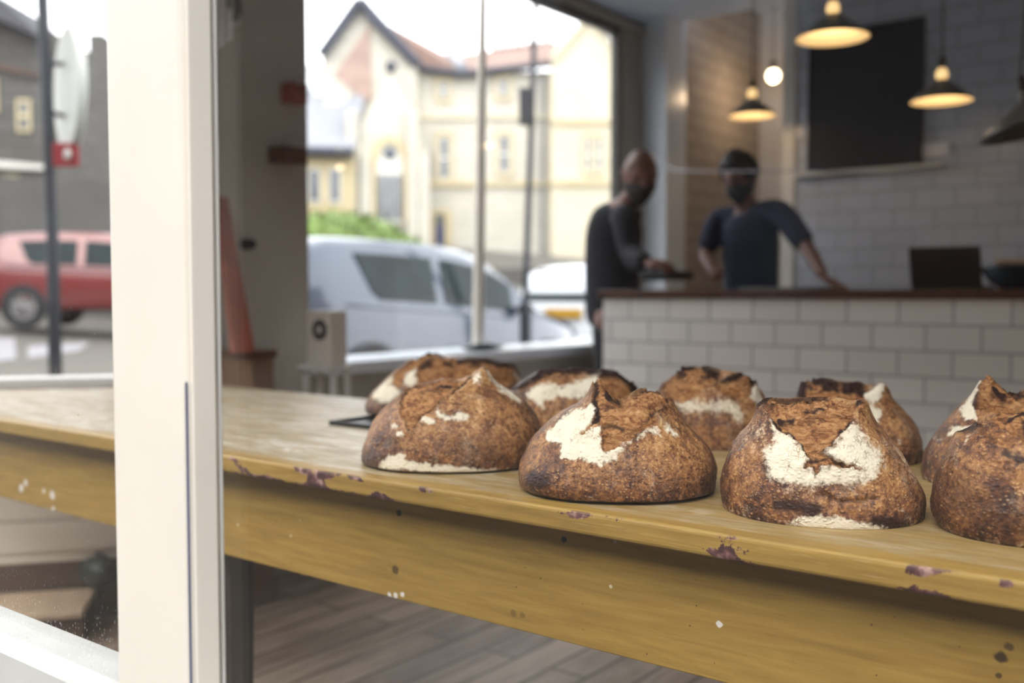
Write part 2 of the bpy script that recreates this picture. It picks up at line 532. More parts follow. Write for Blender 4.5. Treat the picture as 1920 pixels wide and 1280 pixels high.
M['sign_red'] = simple('red_sign_enamel', (120, 30, 36), 0.5, var=0.02)
M['win_dark'] = simple('dark_window_pane', (74, 82, 92), 0.15, spec=0.8, var=0.2, scale=2)
M['door_blue'] = simple('navy_door_paint', (58, 66, 104), 0.5)
M['frame_white'] = simple('white_sash_paint', (214, 212, 204), 0.6, var=0.02)


def stone_mat(name, c1, c2, mortar, w, h):
    t = NT(name)
    p = t.obj()
    sx = t.n('ShaderNodeSeparateXYZ')
    t.k(p, sx.inputs[0])
    cb = t.n('ShaderNodeCombineXYZ')
    t.k(t.math('ADD', sx.outputs[0], sx.outputs[1]), cb.inputs[0])
    t.k(sx.outputs[2], cb.inputs[1])
    b = t.n('ShaderNodeTexBrick')
    t.k(cb.outputs[0], b.inputs['Vector'])
    b.inputs['Scale'].default_value = 1
    b.inputs['Brick Width'].default_value = w
    b.inputs['Row Height'].default_value = h
    b.inputs['Mortar Size'].default_value = 0.02
    b.inputs['Color1'].default_value = lin(c1)
    b.inputs['Color2'].default_value = lin(c2)
    b.inputs['Mortar'].default_value = lin(mortar)
    n = t.noise(p, 0.5, 5, 0.6)
    c = t.mix(0.5, b.outputs['Color'], t.ramp(n, [(0.3, (0.82, 0.81, 0.80, 1)), (0.65, (1, 1, 1, 1))]), 'MULTIPLY')
    return t.princ(c, 0.9, t.bump(b.outputs['Fac'], 0.3, 0.02), 0.2)


M['stone_pale'] = stone_mat('pale_limestone', (200, 195, 182), (190, 186, 174), (178, 172, 160), 0.6, 0.28)
M['stone_cream'] = stone_mat('cream_render_stone', (206, 198, 176), (200, 192, 170), (192, 184, 160), 0.8, 0.4)
M['stone_yellow'] = stone_mat('yellow_sandstone', (200, 186, 150), (192, 178, 142), (180, 166, 134), 0.5, 0.25)
M['stone_red'] = stone_mat('pink_rubble_stone', (176, 150, 138), (160, 136, 126), (150, 134, 124), 0.6, 0.3)
M['stone_grey'] = stone_mat('grey_terrace_stone', (98, 96, 92), (88, 86, 82), (78, 76, 74), 0.7, 0.3)
M['brick_dark'] = stone_mat('dark_terrace_brick', (74, 66, 62), (64, 58, 56), (60, 56, 54), 0.25, 0.08)


# ------------------------------------------------------------------ mesh helpers
WM = {}          # world matrix of every root / part, so world-built shapes can be parented


def link(o, parent=None):
    COL.objects.link(o)
    if parent is not None:
        o.parent = parent
        WM[o] = WM[parent]
    else:
        WM[o] = Matrix.Identity(4)
    return o


def tag(o, label=None, cat=None, group=None, kind=None):
    if label:
        o['label'] = label
    if cat:
        o['category'] = cat
    if group:
        o['group'] = group
    if kind:
        o['kind'] = kind
    return o


def thing(name, loc, label, cat, group=None, rz=0.0):
    o = bpy.data.objects.new(name, None)
    o.empty_display_size = 0.1
    COL.objects.link(o)
    o.location = loc
    o.rotation_euler = (0, 0, rz)
    WM[o] = Matrix.Translation(Vector(loc)) @ Matrix.Rotation(rz, 4, 'Z')
    return tag(o, label, cat, group)


class MB:
    def __init__(s):
        s.v = []
        s.f = []

    def add(s, vs, fs):
        o = len(s.v)
        s.v += [Vector(v) for v in vs]
        s.f += [tuple(i + o for i in f) for f in fs]
        return s

    def box(s, a, b, m=None):
        x0, y0, z0 = a
        x1, y1, z1 = b
        vs = [Vector(p) for p in ((x0, y0, z0), (x1, y0, z0), (x1, y1, z0), (x0, y1, z0), (x0, y0, z1), (x1, y0, z1), (x1, y1, z1), (x0, y1, z1))]
        if m is not None:
            vs = [m @ v for v in vs]
        return s.add(vs, [(0, 3, 2, 1), (4, 5, 6, 7), (0, 1, 5, 4), (1, 2, 6, 5), (2, 3, 7, 6), (3, 0, 4, 7)])

    def prism(s, pts, ax):
        """closed polygon pts (3d) extruded by vector ax"""
        n = len(pts)
        a = [Vector(p) for p in pts]
        b = [p + Vector(ax) for p in a]
        return s.add(a + b, [tuple(range(n))[::-1], tuple(range(n, 2 * n))] + [(i, (i + 1) % n, n + (i + 1) % n, n + i) for i in range(n)])

    def tube(s, pts, rs, n=12, caps=True):
        pts = [Vector(p) for p in pts]
        if not isinstance(rs, (list, tuple)):
            rs = [rs] * len(pts)
        o = len(s.v)
        pu = None
        for i, p in enumerate(pts):
            d = (pts[min(i + 1, len(pts) - 1)] - pts[max(i - 1, 0)]).normalized()
            if pu is None:
                pu = d.orthogonal().normalized()
            else:
                pu = (pu - d * pu.dot(d)).normalized()
            w = d.cross(pu)
            for k in range(n):
                a = 2 * math.pi * k / n
                s.v.append(p + (pu * math.cos(a) + w * math.sin(a)) * rs[i])
        for i in range(len(pts) - 1):
            for k in range(n):
                k2 = (k + 1) % n
                s.f.append((o + i * n + k, o + i * n + k2, o + (i + 1) * n + k2, o + (i + 1) * n + k))
        if caps:
            s.f.append(tuple(o + k for k in range(n))[::-1])
            s.f.append(tuple(o + (len(pts) - 1) * n + k for k in range(n)))
        return s

    def lathe(s, prof, c=(0, 0, 0), n=32, m=None):
        """prof: (r, z) list; axis z through c"""
        o = len(s.v)
        c = Vector(c)
        for r, z in prof:
            for k in range(n):
                a = 2 * math.pi * k / n
                p = Vector((r * math.cos(a), r * math.sin(a), z))
                if m is not None:
                    p = m @ p
                s.v.append(p + c)
        for i in range(len(prof) - 1):
            for k in range(n):
                k2 = (k + 1) % n
                s.f.append((o + i * n + k, o + i * n + k2, o + (i + 1) * n + k2, o + (i + 1) * n + k))
        return s

    def ball(s, c, r, n=24, m=12, sq=(1, 1, 1)):
        c = Vector(c)
        o = len(s.v)
        for i in range(m + 1):
            t = math.pi * i / m
            for k in range(n):
                a = 2 * math.pi * k / n
                s.v.append(c + Vector((r * sq[0] * math.sin(t) * math.cos(a), r * sq[1] * math.sin(t) * math.sin(a), r * sq[2] * math.cos(t))))
        for i in range(m):
            for k in range(n):
                k2 = (k + 1) % n
                s.f.append((o + i * n + k, o + (i + 1) * n + k, o + (i + 1) * n + k2, o + i * n + k2))
        return s

    def build(s, name, mat, parent=None, world=False, smooth=False, bevel=0.0, seg=2, subsurf=0):
        vs = s.v
        if world and parent is not None:
            inv = WM[parent].inverted()
            vs = [inv @ v for v in vs]
        me = bpy.data.meshes.new(name)
        me.from_pydata([tuple(v) for v in vs], [], s.f)
        me.validate()
        bm = bmesh.new()
        bm.from_mesh(me)
        bmesh.ops.remove_doubles(bm, verts=bm.verts, dist=1e-6)
        bmesh.ops.recalc_face_normals(bm, faces=bm.faces)
        bm.to_mesh(me)
        bm.free()
        me.materials.append(mat if not isinstance(mat, str) else M[mat])
        if smooth:
            for p in me.polygons:
                p.use_smooth = True
            if smooth == 'auto':
                try:
                    me.set_sharp_from_angle(angle=math.radians(38))
                except Exception:
                    pass
        o = bpy.data.objects.new(name, me)
        link(o, parent)
        if bevel:
            md = o.modifiers.new('bevel', 'BEVEL')
            md.width = bevel
            md.segments = seg
            md.limit_method = 'ANGLE'
        if subsurf:
            md = o.modifiers.new('sub', 'SUBSURF')
            md.levels = md.render_levels = subsurf
        return o


def struct(o):
    o['kind'] = 'structure'
    return o


def BX(name, a, b, mat, parent=None, world=True, bevel=0.0):
    return MB().box(a, b).build(name, mat, parent, world, bevel=bevel)
# ------------------------------------------------------------------ the room shell
LX = -3.12            # left wall plane
BY = 5.40             # back wall plane
RX = 2.6              # right wall
CZ = 2.76             # ceiling
GY = 0.635             # shop window glass
CR = Vector((-3.12, 1.95, 0))                     # where the left wall turns into the splayed corner
SD = Vector((-0.628, -0.778, 0)).normalized()     # splayed wall runs this way, towards the front
SN = Vector((SD.y, -SD.x, 0))                     # its outward side
if SN.x > 0:
    SN = -SN
SE = CR + SD * ((GY + 0.0 - CR.y) / SD.y)         # meets the shop front here

fl = MB().prism([(SE.x, GY - 0.05, -0.1), (RX, GY - 0.05, -0.1), (RX, 7.0, -0.1), (LX, 7.0, -0.1), (CR.x, CR.y, -0.1)], (0, 0, 0.1)).build('floor', 'floor')
struct(fl)
ce = MB().prism([(SE.x, GY - 0.05, CZ), (RX, GY - 0.05, CZ), (RX, BY, CZ), (LX, BY + 0.09, CZ), (CR.x, CR.y, CZ)], (0, 0, 0.12)).build('ceiling', 'ceiling')
struct(ce)
# left wall: pier, under-sill, above the window, far strip
w = MB()
w.box((LX - 0.07, CR.y, 0), (LX, 2.72, CZ))
w.box((LX - 0.07, 2.72, 0), (LX - 0.02, 5.16, 0.785))
w.box((LX - 0.07, 2.72, 2.70), (LX, 5.16, CZ))
w.box((LX - 0.07, 5.16, 0), (LX, 5.40, CZ))
struct(w.build('wall_left', 'pier'))
# back wall with the passage opening on its left
nib = MB().prism([(LX - 0.07, 5.42, 0), (LX, 5.40, 0), (-2.905, 5.31, 0), (-2.905, 5.56, 0), (LX - 0.07, 5.56, 0)], (0, 0, 3.1)).build('wall_nib', 'nib_paint')
struct(nib)
bw = BX('wall_back', (-2.20, BY, 0), (RX, BY + 0.12, CZ + 0.4), 'tile_wall')
struct(bw)
struct(BX('trim_1', (-2.215, BY - 0.012, 0), (-2.14, BY + 0.13, CZ), 'frame_paint', bevel=0.004))
struct(BX('wall_passage', (-3.05, BY + 0.12, 0), (-2.95, 6.80, 3.1), 'tile_side'))
struct(BX('wall_passage_end', (-3.05, 6.76, 0), (-1.2, 6.88, 3.1), 'plaster'))
struct(BX('wall_passage_right', (-1.30, BY + 0.12, 0), (-1.2, 6.76, 3.1), 'plaster'))
struct(BX('ceiling_passage', (-3.05, BY, 3.1), (-1.2, 6.88, 3.2), 'ceiling'))
struct(BX('wall_right', (RX, GY, 0), (RX + 0.15, BY, CZ), 'plaster'))
# splayed corner: low white boarded wall, plinth step, window above
def splay(s0, s1, z0, z1, d0, d1):
    a = CR + SD * s0 + SN * d0
    b = CR + SD * s1 + SN * d0
    c = CR + SD * s1 + SN * d1
    d = CR + SD * s0 + SN * d1
    return [(p.x, p.y, z0) for p in (a, b, c, d)], (0, 0, z1 - z0)
SL = (SE - CR).length
m = MB()
m.prism(*splay(0, SL, 0.20, 0.80, 0.0, 0.16))
for k in range(5):
    z = 0.24 + k * 0.11
    m.prism(*splay(0, SL, z, z + 0.102, -0.008, 0.02))
struct(m.build('wall_corner', 'white_paint', bevel=0.002))
struct(MB().prism(*splay(0, SL, 0.0, 0.20, 0.0, 0.16)).build('baseboard_corner', 'plinth'))
struct(MB().prism(*splay(0, SL, 2.5, CZ, 0.0, 0.16)).build('wall_corner_head', 'inner_frame'))
w3 = struct(thing('window_3', CR, None, None))
def part3(name, *a, mat='inner_frame'):
    return MB().prism(*splay(*a)).build(name, mat, w3, True, bevel=0.003)
part3('window_frame', 0.0, SL, 0.80, 0.832, -0.01, 0.12)
part3('window_frame', 0.0, 0.075, 0.832, 2.5, 0.0, 0.025)
part3('window_frame', SL - 0.08, SL, 0.832, 2.5, 0.0, 0.10)
part3('window_frame', 0.075, SL - 0.08, 2.42, 2.5, 0.0, 0.10)
part3('window_pane', 0.075, SL - 0.08, 0.832, 2.42, 0.016, 0.020, mat='glass')
st = MB().prism(*splay(0.15, 1.5, 0.0, 0.085, -0.26, -0.01)).build('low_step', 'plinth', None)
tag(st, 'low dark wooden step with a tan top against the white corner wall', 'step')
tt = MB().prism(*splay(0.15, 1.5, 0.085, 0.105, -0.28, -0.01)).build('tread', 'tanwood', st, True, bevel=0.003)

# street window in the left wall
w1 = struct(thing('window_1', (LX, 4.0, 0.8), None, None))
fr = 'inner_frame'
BX('window_sill', (LX - 0.24, 2.72, 0.785), (LX + 0.10, 5.16, 0.838), 'nib_paint', w1, bevel=0.006)
BX('window_frame', (LX - 0.06, 5.125, 0.838), (LX - 0.01, 5.16, 2.70), 'plastic_and_shaded_frame', w1, bevel=0.004)  # white frame; its shade is put into this grey, head member too
BX('window_frame', (LX - 0.06, 2.72, 2.655), (LX - 0.01, 5.125, 2.70), 'plastic_and_shaded_frame', w1, bevel=0.004)
BX('window_frame', (LX - 0.06, 2.72, 0.838), (LX - 0.04, 2.735, 2.655), fr, w1)
BX('window_pane', (LX - 0.045, 2.735, 0.838), (LX - 0.041, 5.125, 2.655), 'glass', w1)
a = on_x(896, 652, LX - 0.12)
MB().tube([(LX - 0.12, a.y, 0.838), (LX - 0.12, a.y + 0.02, 1.6), (LX - 0.12, a.y + 0.048, 2.80)], [0.031, 0.027, 0.019], 16).build('mullion', 'white_paint', w1, True, smooth='auto')
struct(BX('trim_2', (LX - 0.002, 2.72, 2.70), (LX + 0.03, BY, 2.735), 'pier'))

# shop front: big panes with white timber frame
w2 = struct(thing('window_2', (0, GY, 0.3), None, None))
PXL, PXR = -1.014, -0.870
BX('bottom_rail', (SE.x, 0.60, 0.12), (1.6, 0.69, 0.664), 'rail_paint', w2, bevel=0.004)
BX('top_rail', (SE.x, 0.60, 2.56), (1.6, 0.69, CZ), 'frame_paint', w2, bevel=0.004)
po = BX('window_post', (PXL, 0.60, 0.0), (PXR - 0.006, 0.640, CZ), 'white_paint', w2, bevel=0.006)
BX('glazing_bead', (PXR - 0.006, 0.604, 0.664), (PXR, 0.632, 2.56), 'white_paint', w2, bevel=0.0015)
BX('joint_shade', (PXR - 0.0064, 0.5994, 0.12), (PXR - 0.0057, 0.602, 1.03), 'door_blue', w2)  # dark strip standing in for shade in the post and bead joint
BX('glazing_bead', (PXR - 0.006, 0.6365, 0.664), (PXR, 0.640, 2.56), 'inner_frame', w2, bevel=0.0015)
BX('window_frame', (1.45, 0.60, 0.664), (1.6, 0.69, 2.56), 'frame_paint', w2, bevel=0.004)
BX('window_pane', (SE.x + 0.05, GY - 0.002, 0.664), (PXL, GY + 0.002, 2.56), 'glass_dusty', w2)
BX('window_pane', (PXR - 0.001, GY - 0.002, 0.664), (1.45, GY + 0.002, 2.56), 'glass_front', w2)
struct(BX('wall_front_low', (SE.x, 0.61, -0.05), (1.6, 0.68, 0.12), 'frame_paint'))
struct(BX('wall_front', (1.6, 0.58, -0.05), (RX + 0.15, 0.70, CZ), 'plaster'))
struct(BX('wall_front_head', (SE.x - 0.2, 0.55, CZ), (RX + 0.15, 0.72, 4.2), 'plaster'))

# ------------------------------------------------------------------ the bench in the window
BF, BB = 1.137, 1.99
PT, PB = 0.820, 0.787
bench = thing('window_bench', (-1.2, 1.5, 0), 'long mustard-yellow painted bench with chipped front edge inside the shop window', 'bench')
pl = [(0.55, BF, PB), (0.55, BB, PB), (-2.70, BB + 0.01, PB), (-2.78, 1.93, PB), (-3.14, 1.49, PB), (-3.30, BF, PB)]
me = MB().prism(pl, (0, 0, PT - PB)).build('bench_top', 'yp', bench, True, bevel=0.006, seg=3)
BX('apron', (-3.15, 1.19, 0.609), (0.5, 1.215, PB), 'ya', bench, bevel=0.002)
BX('apron', (-2.6, 1.90, 0.64), (0.5, 1.925, PB), 'ya', bench, bevel=0.002)
lg = on_y(436, 1090, 1.26)
for (lx, ly) in ((lg.x, 1.26), (-2.62, 1.70), (0.35, 1.26), (0.35, 1.86)):
    m = MB()
    for i, (z, hw) in enumerate(((0.787, 0.036), (0.0, 0.024))):
        m.v += [Vector((lx + sx * hw, ly + sy * hw, z)) for sx, sy in ((-1, -1), (1, -1), (1, 1), (-1, 1))]
    m.f += [(0, 1, 2, 3), (7, 6, 5, 4)] + [(i, 4 + i, 4 + (i + 1) % 4, (i + 1) % 4) for i in range(4)]
    m.build('leg', 'black_leg', bench, True, bevel=0.003)

# tray under the loaves
tc = on_z(617, 796, PT)
TX0, TY0 = tc.x, tc.y
tr = MB()
tr.box((TX0, TY0, PT), (TX0 + 0.37, TY0 + 0.34, PT + 0.003))
for (a, b) in (((TX0, TY0), (TX0 + 0.37, TY0 + 0.007)), ((TX0, TY0 + 0.333), (TX0 + 0.37, TY0 + 0.34)), ((TX0, TY0), (TX0 + 0.007, TY0 + 0.34)), ((TX0 + 0.363, TY0), (TX0 + 0.37, TY0 + 0.34))):
    tr.box((*a, PT), (*b, PT + 0.010))
t_ = tr.build('baking_tray', 'tray_metal', bevel=0.001)
tag(t_, 'flat black baking tray with a raised rim, sticking out under the back left loaf', 'tray')

# ------------------------------------------------------------------ counter
CY = 3.97
cl = on_y(1131, 560, CY).x
cn = thing('shop_counter', (0, 4.3, 0), 'shop counter clad in white brick tiles under a dark wooden top', 'counter')
BX('tiled_front', (cl, CY, 0), (RX - 0.005, CY + 0.06, 1.10), 'tile_counter', cn)
BX('counter_body', (cl + 0.005, CY + 0.06, 0), (RX - 0.005, CY + 0.60, 1.10), 'plaster', cn)
BX('worktop', (cl - 0.02, CY - 0.02, 1.10), (RX - 0.005, CY + 0.64, 1.135), 'dark_wood', cn, bevel=0.004)
CT = 1.135

# laptop, trays and dishes on the counter
def ctr(px, y):
    return on_y(px, 540, y).x
l0, l1 = ctr(1706, 4.25), ctr(1840, 4.25)
lap = thing('laptop', ((l0 + l1) / 2, 4.30, CT), 'open dark brown laptop standing on the counter, lid towards the window', 'laptop')
BX('base', (l0, 4.27, CT), (l1, 4.50, CT + 0.018), 'laptop', lap, bevel=0.004)
zt = on_y(1770, 463, 4.22).z
MB().prism([(l0, 4.262, CT + 0.014), (l0, 4.274, CT + 0.014), (l0, 4.226, zt), (l0, 4.214, zt)], (l1 - l0, 0, 0)).build('lid', 'laptop', lap, True, bevel=0.003)
g0 = ctr(1405, 4.2)
g1 = ctr(1560, 4.2)
o = BX('serving_tray', (g0, 4.08, CT), (g1, 4.34, CT + 0.012), 'plastic_and_shaded_frame', bevel=0.004)
tag(o, 'low flat grey tray on the counter in front of the person in navy', 'tray')
d0 = ctr(1905, 4.2)
for k, (mt, nm, lb) in enumerate((('teal', 'mixing_bowl', 'dark teal bowl on the counter right of the laptop'),)):
    b = MB().lathe([(0.03, 0), (0.06, 0.004), (0.10, 0.03), (0.125, 0.07), (0.13, 0.085), (0.124, 0.085), (0.10, 0.04), (0.05, 0.012), (0.0, 0.01)], (d0, 4.22, CT), 32)
    tag(b.build(nm, mt, smooth='auto'), lb, 'bowl')
sb = thing('storage_box', (ctr(1900, 4.45), 4.45, CT), 'pale tan box behind the teal bowl at the counter right end', 'box')
xs0, xs1 = ctr(1852, 4.6) , ctr(1990, 4.45)
BX('box_body', (l1 + 0.03, 4.38, CT), (xs1, 4.56, CT + 0.10), 'card', sb, bevel=0.006)
BX('box_lid', (l1 + 0.022, 4.37, CT + 0.10), (xs1 + 0.008, 4.57, CT + 0.125), 'tanwood', sb, bevel=0.006)

# ------------------------------------------------------------------ back wall fittings
b0, b1 = on_y(1522, 180, BY), on_y(1728, 180, BY)
zb = on_y(1727, 304, BY).z
ztp = on_y(1727, 38, BY).z
bb = thing('blackboard', ((b0.x + b1.x) / 2, BY, zb), 'large blank blackboard on the tiled back wall', 'blackboard')
BX('slate', (b0.x, BY - 0.02, zb), (b1.x, BY - 0.001, ztp), 'board', bb)
m = MB()
m.box((b0.x - 0.012, BY - 0.026, zb - 0.012), (b0.x, BY - 0.001, ztp + 0.012))
m.box((b1.x, BY - 0.026, zb - 0.012), (b1.x + 0.012, BY - 0.001, ztp + 0.012))
m.box((b0.x, BY - 0.026, ztp), (b1.x, BY - 0.001, ztp + 0.012))
m.box((b0.x, BY - 0.026, zb - 0.012), (b1.x, BY - 0.001, zb))
m.build('board_frame', 'trim_black', bb, True)
lz = on_y(1650, 322, BY).z
o = BX('chalk_ledge', (b0.x - 0.08, BY - 0.04, lz), (b1.x + 0.11, BY - 0.001, lz + 0.02), 'inner_frame', bevel=0.004)
tag(o, 'thin white ledge on the back wall just under the blackboard', 'ledge')
c0, c1 = on_y(1731, 271, BY), on_y(1780, 292, BY)
o = BX('wall_notice', (c0.x, BY - 0.012, c1.z), (c1.x, BY - 0.001, c0.z), 'cloth_white', bevel=0.002)
tag(o, 'small blank white card on the tiles right of the blackboard', 'card')

# thin white tube drawn as a line across the shop
m = MB()
k = [on_y(1215, 272, 5.38), on_y(1236, 300, 5.1), on_y(1262, 318, 4.85), on_y(1300, 321, 4.62), on_y(1420, 321, 4.55), on_y(1660, 323, 4.5), on_y(1920, 327, 4.5), on_y(2000, 329, 4.45)]
m.tube(k + [Vector((RX - 0.01, 4.2, k[-1].z - 0.02))], 0.0042, 8)
o = m.build('white_line', 'line_white', smooth=True)
tag(o, 'thin white line across the shop in front of the blackboard', 'string')

# ------------------------------------------------------------------ pendants
def pendant(px, py, Y, dia, label, lit=True, tilt=0.0, bulb=True):
    c = on_y(px, py, Y)
    r = dia / 2
    t = thing('pendant_lamp', c, label, 'lamp', 'pendant lamps with shallow grey shades' if lit else None)
    R = Matrix.Rotation(tilt, 4, 'Y')
    out = [(r, 0), (r * 0.98, 0.012), (r * 0.62, 0.05), (r * 0.30, 0.085), (r * 0.20, 0.095)]
    inn = [(x - 0.004, z - 0.004) for x, z in out]
    MB().lathe(out + [(r * 0.20 - 0.004, 0.092)], n=48, m=R).build('lamp_shade', 'shade', t, smooth='auto')
    ms = 'shade_in' if lit else 'shade'
    MB().lathe([(r, 0.0005)] + [(max(0.001, x - 0.006), z - 0.003) for x, z in out[1:]] + [(0.001, 0.086)], n=48, m=R).build('shade_lining', ms, t, smooth='auto')
    MB().ball(R @ Vector((0, 0, 0.118)), 0.026, sq=(1, 1, 1.25)).build('light_bulb', 'bulb' if lit else 'shade', t, smooth=True)
    MB().lathe([(0.012, 0.146), (0.015, 0.150), (0.015, 0.19), (0.006, 0.2)], n=16, m=R).build('lamp_holder', 'cord', t, smooth='auto')
    top = CZ - c.z
    MB().tube([R @ Vector((0, 0, 0.2)), (0, 0, top)], 0.004, 8).build('flex', 'cord', t)
    MB().lathe([(0.0, top), (0.045, top), (0.045, top - 0.012), (0.02, top - 0.03), (0.0, top - 0.03)], n=20).build('ceiling_rose', 'shade', t, smooth='auto')
    if lit:
        ld = bpy.data.lights.new('pendant_light', 'POINT')
        ld.energy = 1.0
        ld.color = (1.0, 0.72, 0.42)
        ld.shadow_soft_size = 0.03
        lo = bpy.data.objects.new('pendant_light', ld)
        link(lo, t)
        lo.location = R @ Vector((0, 0, 0.02))
    return t
pendant(1561, 72, 4.02, 0.285, 'lit pendant lamp nearest the window, in front of the blackboard top')
pendant(1410, 218, 5.08, 0.245, 'lit pendant lamp over the person in navy')
pendant(1765, 190, 4.75, 0.262, 'lit pendant lamp right of the blackboard')
pendant(1938, 240, 4.05, 0.36, 'unlit dark pendant lamp at the right edge of the photo', lit=False, tilt=math.radians(-14))
# bare bulb in the passage
c = on_y(1450, 142, 6.2)
t = thing('bare_bulb', c, 'bright round bare bulb hanging in the passage behind the shop', 'lamp')
MB().ball((0, 0, 0), 0.042).build('light_bulb', 'bulb2', t, smooth=True)
MB().lathe([(0.014, 0.036), (0.018, 0.04), (0.018, 0.09), (0.005, 0.1)], n=16).build('lamp_holder', 'cord', t, smooth='auto')
MB().tube([(0, 0, 0.1), (0, 0, 3.1 - c.z)], 0.004, 8).build('flex', 'cord', t)
ld = bpy.data.lights.new('passage_light', 'POINT')
ld.energy = 4
ld.color = (1.0, 0.70, 0.42)
ld.shadow_soft_size = 0.04
lo = bpy.data.objects.new('passage_light', ld)
link(lo, t)
lo.location = (0, 0, -0.07)

# ------------------------------------------------------------------ things by the left wall
sh = on_x(503, 296, LX)
sh2 = on_x(577, 296, LX)
q = thing('wall_shelf', (LX, (sh.y + sh2.y) / 2, sh.z), 'thick dark wooden shelf on the grey pier beside the street window', 'shelf')
BX('shelf_board', (LX, sh.y, on_x(540, 311, LX).z), (LX + 0.09, on_x(577, 296, LX + 0.09).y, on_x(540, 281, LX).z), 'dark_wood', q, bevel=0.003)
ra, rb = on_x(527, 193, LX), on_x(577, 168, LX + 0.07)
q = thing('wall_rack', (LX, (ra.y + rb.y) / 2, ra.z), 'small dark red rack with two upright ends, above the dark shelf', 'rack')
BX('rack_base', (LX, ra.y, ra.z), (LX + 0.07, rb.y, ra.z + 0.05), 'redwood', q, bevel=0.002)
for yy in (ra.y, rb.y - 0.02):
    BX('rack_end', (LX, yy, ra.z + 0.05), (LX + 0.07, yy + 0.02, rb.z + 0.02), 'redwood', q, bevel=0.002)
hk = on_x(458, 458, LX)
m = MB()
m.lathe([(0, 0), (0.022, 0), (0.022, 0.008), (0.010, 0.014), (0.010, 0.03), (0.020, 0.036), (0.018, 0.05), (0.0, 0.055)], hk, 20, Matrix.Rotation(math.pi / 2, 4, 'Y'))
tag(m.build('coat_hook', 'trim_black', smooth='auto'), 'small dark round hook on the plain grey pier', 'hook')
# leaning peel, crate
pa, pb = on_x(452, 656, -2.84), on_x(411, 380, -3.08)
pa.z = on_y(514, 655, 2.34).z
pa.y = min(pa.y, 2.30)
m = MB()
dv = (pb - pa)
wv = Vector((0.0, 0.045, 0))
floorp = pa
topp = pa + dv * 1.25
if topp.x < LX + 0.02:
    topp = pa + dv * ((LX + 0.03 - pa.x) / dv.x)
m.prism([floorp - wv, floorp + wv, topp + wv * 0.6, topp - wv * 0.6], (0.02, 0, 0))
tag(m.build('leaning_plank', 'redwood', bevel=0.002), 'red-brown wooden plank leaning against the grey pier', 'plank')
ca = on_z(418, 905, 0.0)
q0 = on_y(400, 660, 2.24)
q1 = on_y(514, 655, 2.34)
q = thing('brown_crate', ((q0.x + q1.x) / 2, 2.32, 0), 'tall brown crate on the floor between the bench and the grey pier', 'crate')
zc = q1.z
BX('crate_body', (q0.x, 2.24, 0), (q1.x, 2.34, zc - 0.03), 'card', q, bevel=0.004)
BX('crate_rim', (q0.x - 0.008, 2.232, zc - 0.03), (q1.x + 0.008, 2.348, zc), 'dark_wood', q, bevel=0.004)
# hanging cloths
def drape(name, px0, px1, py0, py1, X, mat, label, seed):
    rnd = random.Random(seed)
    a, b = on_x(px0, py0, X), on_x(px1, py1, X)
    m = MB()
    nx, nz = 14, 16
    for side in (0, 1):
        for j in range(nz + 1):
            for i in range(nx + 1):
                u, v = i / nx, j / nz
                y = a.y + (b.y - a.y) * (0.5 + (u - 0.5) * (0.55 + 0.45 * v))
                zl = b.z + 0.14 * (1 - u) * v if v else 0
                z = a.z + (b.z - a.z) * v * (0.75 + 0.25 * math.sin(u * 2.6 + seed))
                x = X + 0.018 * math.sin(u * 17 + v * 2 + seed) * (0.4 + v) + (0.03 if side else 0.012)
                m.v.append(Vector((x, y, z)))
    W_ = nx + 1
    n1 = W_ * (nz + 1)
    for j in range(nz):
        for i in range(nx):
            k = j * W_ + i
            m.f.append((k, k + 1, k + W_ + 1, k + W_))
            m.f.append((n1 + k, n1 + k + W_, n1 + k + W_ + 1, n1 + k + 1))
    for j in range(nz):
        k = j * W_
        m.f.append((k, k + W_, n1 + k + W_, n1 + k))
        k = j * W_ + nx
        m.f.append((k, n1 + k, n1 + k + W_, k + W_))
    for i in range(nx):
        m.f.append((i, n1 + i, n1 + i + 1, i + 1))
        k = nz * W_ + i
        m.f.append((k, k + 1, n1 + k + 1, n1 + k))
    return tag(m.build(name, mat, smooth=True), label, 'cloth')
drape('hanging_cloth', 388, 434, -60, 100, -3.02, 'cloth_white', 'white cloth hanging high on the grey pier beside the window post', 1)
drape('hanging_cloth', 406, 440, -80, 66, -2.94, 'cloth_dark', 'dark cloth hanging in front of the white one high on the pier', 4)
# cream box on its little white table
zt_ = on_y(600, 684, 2.62).z
x0, x1 = on_y(557, 690, 2.58).x, on_y(662, 690, 2.70).x
tb = thing('side_table', ((x0 + x1) / 2, 2.72, 0), 'small white table under the cream box, beside the pier', 'table')
BX('table_top', (x0, 2.58, zt_ - 0.022), (x1, 2.70, zt_), 'frame_paint', tb, bevel=0.004)
for xx in (x0 + 0.012, x1 - 0.022):
    for yy in (2.60, 2.67):
        MB().prism([(xx, yy, zt_ - 0.022), (xx + 0.018, yy, zt_ - 0.022), (xx + 0.018, yy + 0.018, zt_ - 0.022), (xx, yy + 0.018, zt_ - 0.022)], (0.03 if xx > x0 + 0.05 else -0.02, 0, -(zt_ - 0.022))).build('leg', 'frame_paint', tb, True)
e0, e1 = on_y(574, 600, 2.60).x, on_y(651, 600, 2.69).x
ez = on_y(620, 582, 2.60).z
dc = on_y(600, 618, 2.60)
bx = thing('cream_box', ((e0 + e1) / 2, 2.70, zt_), 'cream box with a round dark dial on the small white table', 'box')
BX('box_body', (e0, 2.60, zt_), (e1, 2.69, ez), 'cream', bx, bevel=0.008)
R = Matrix.Rotation(math.pi / 2, 4, 'X')
rr = min(0.042, dc.x - e0 - 0.003)
rr = 0.040
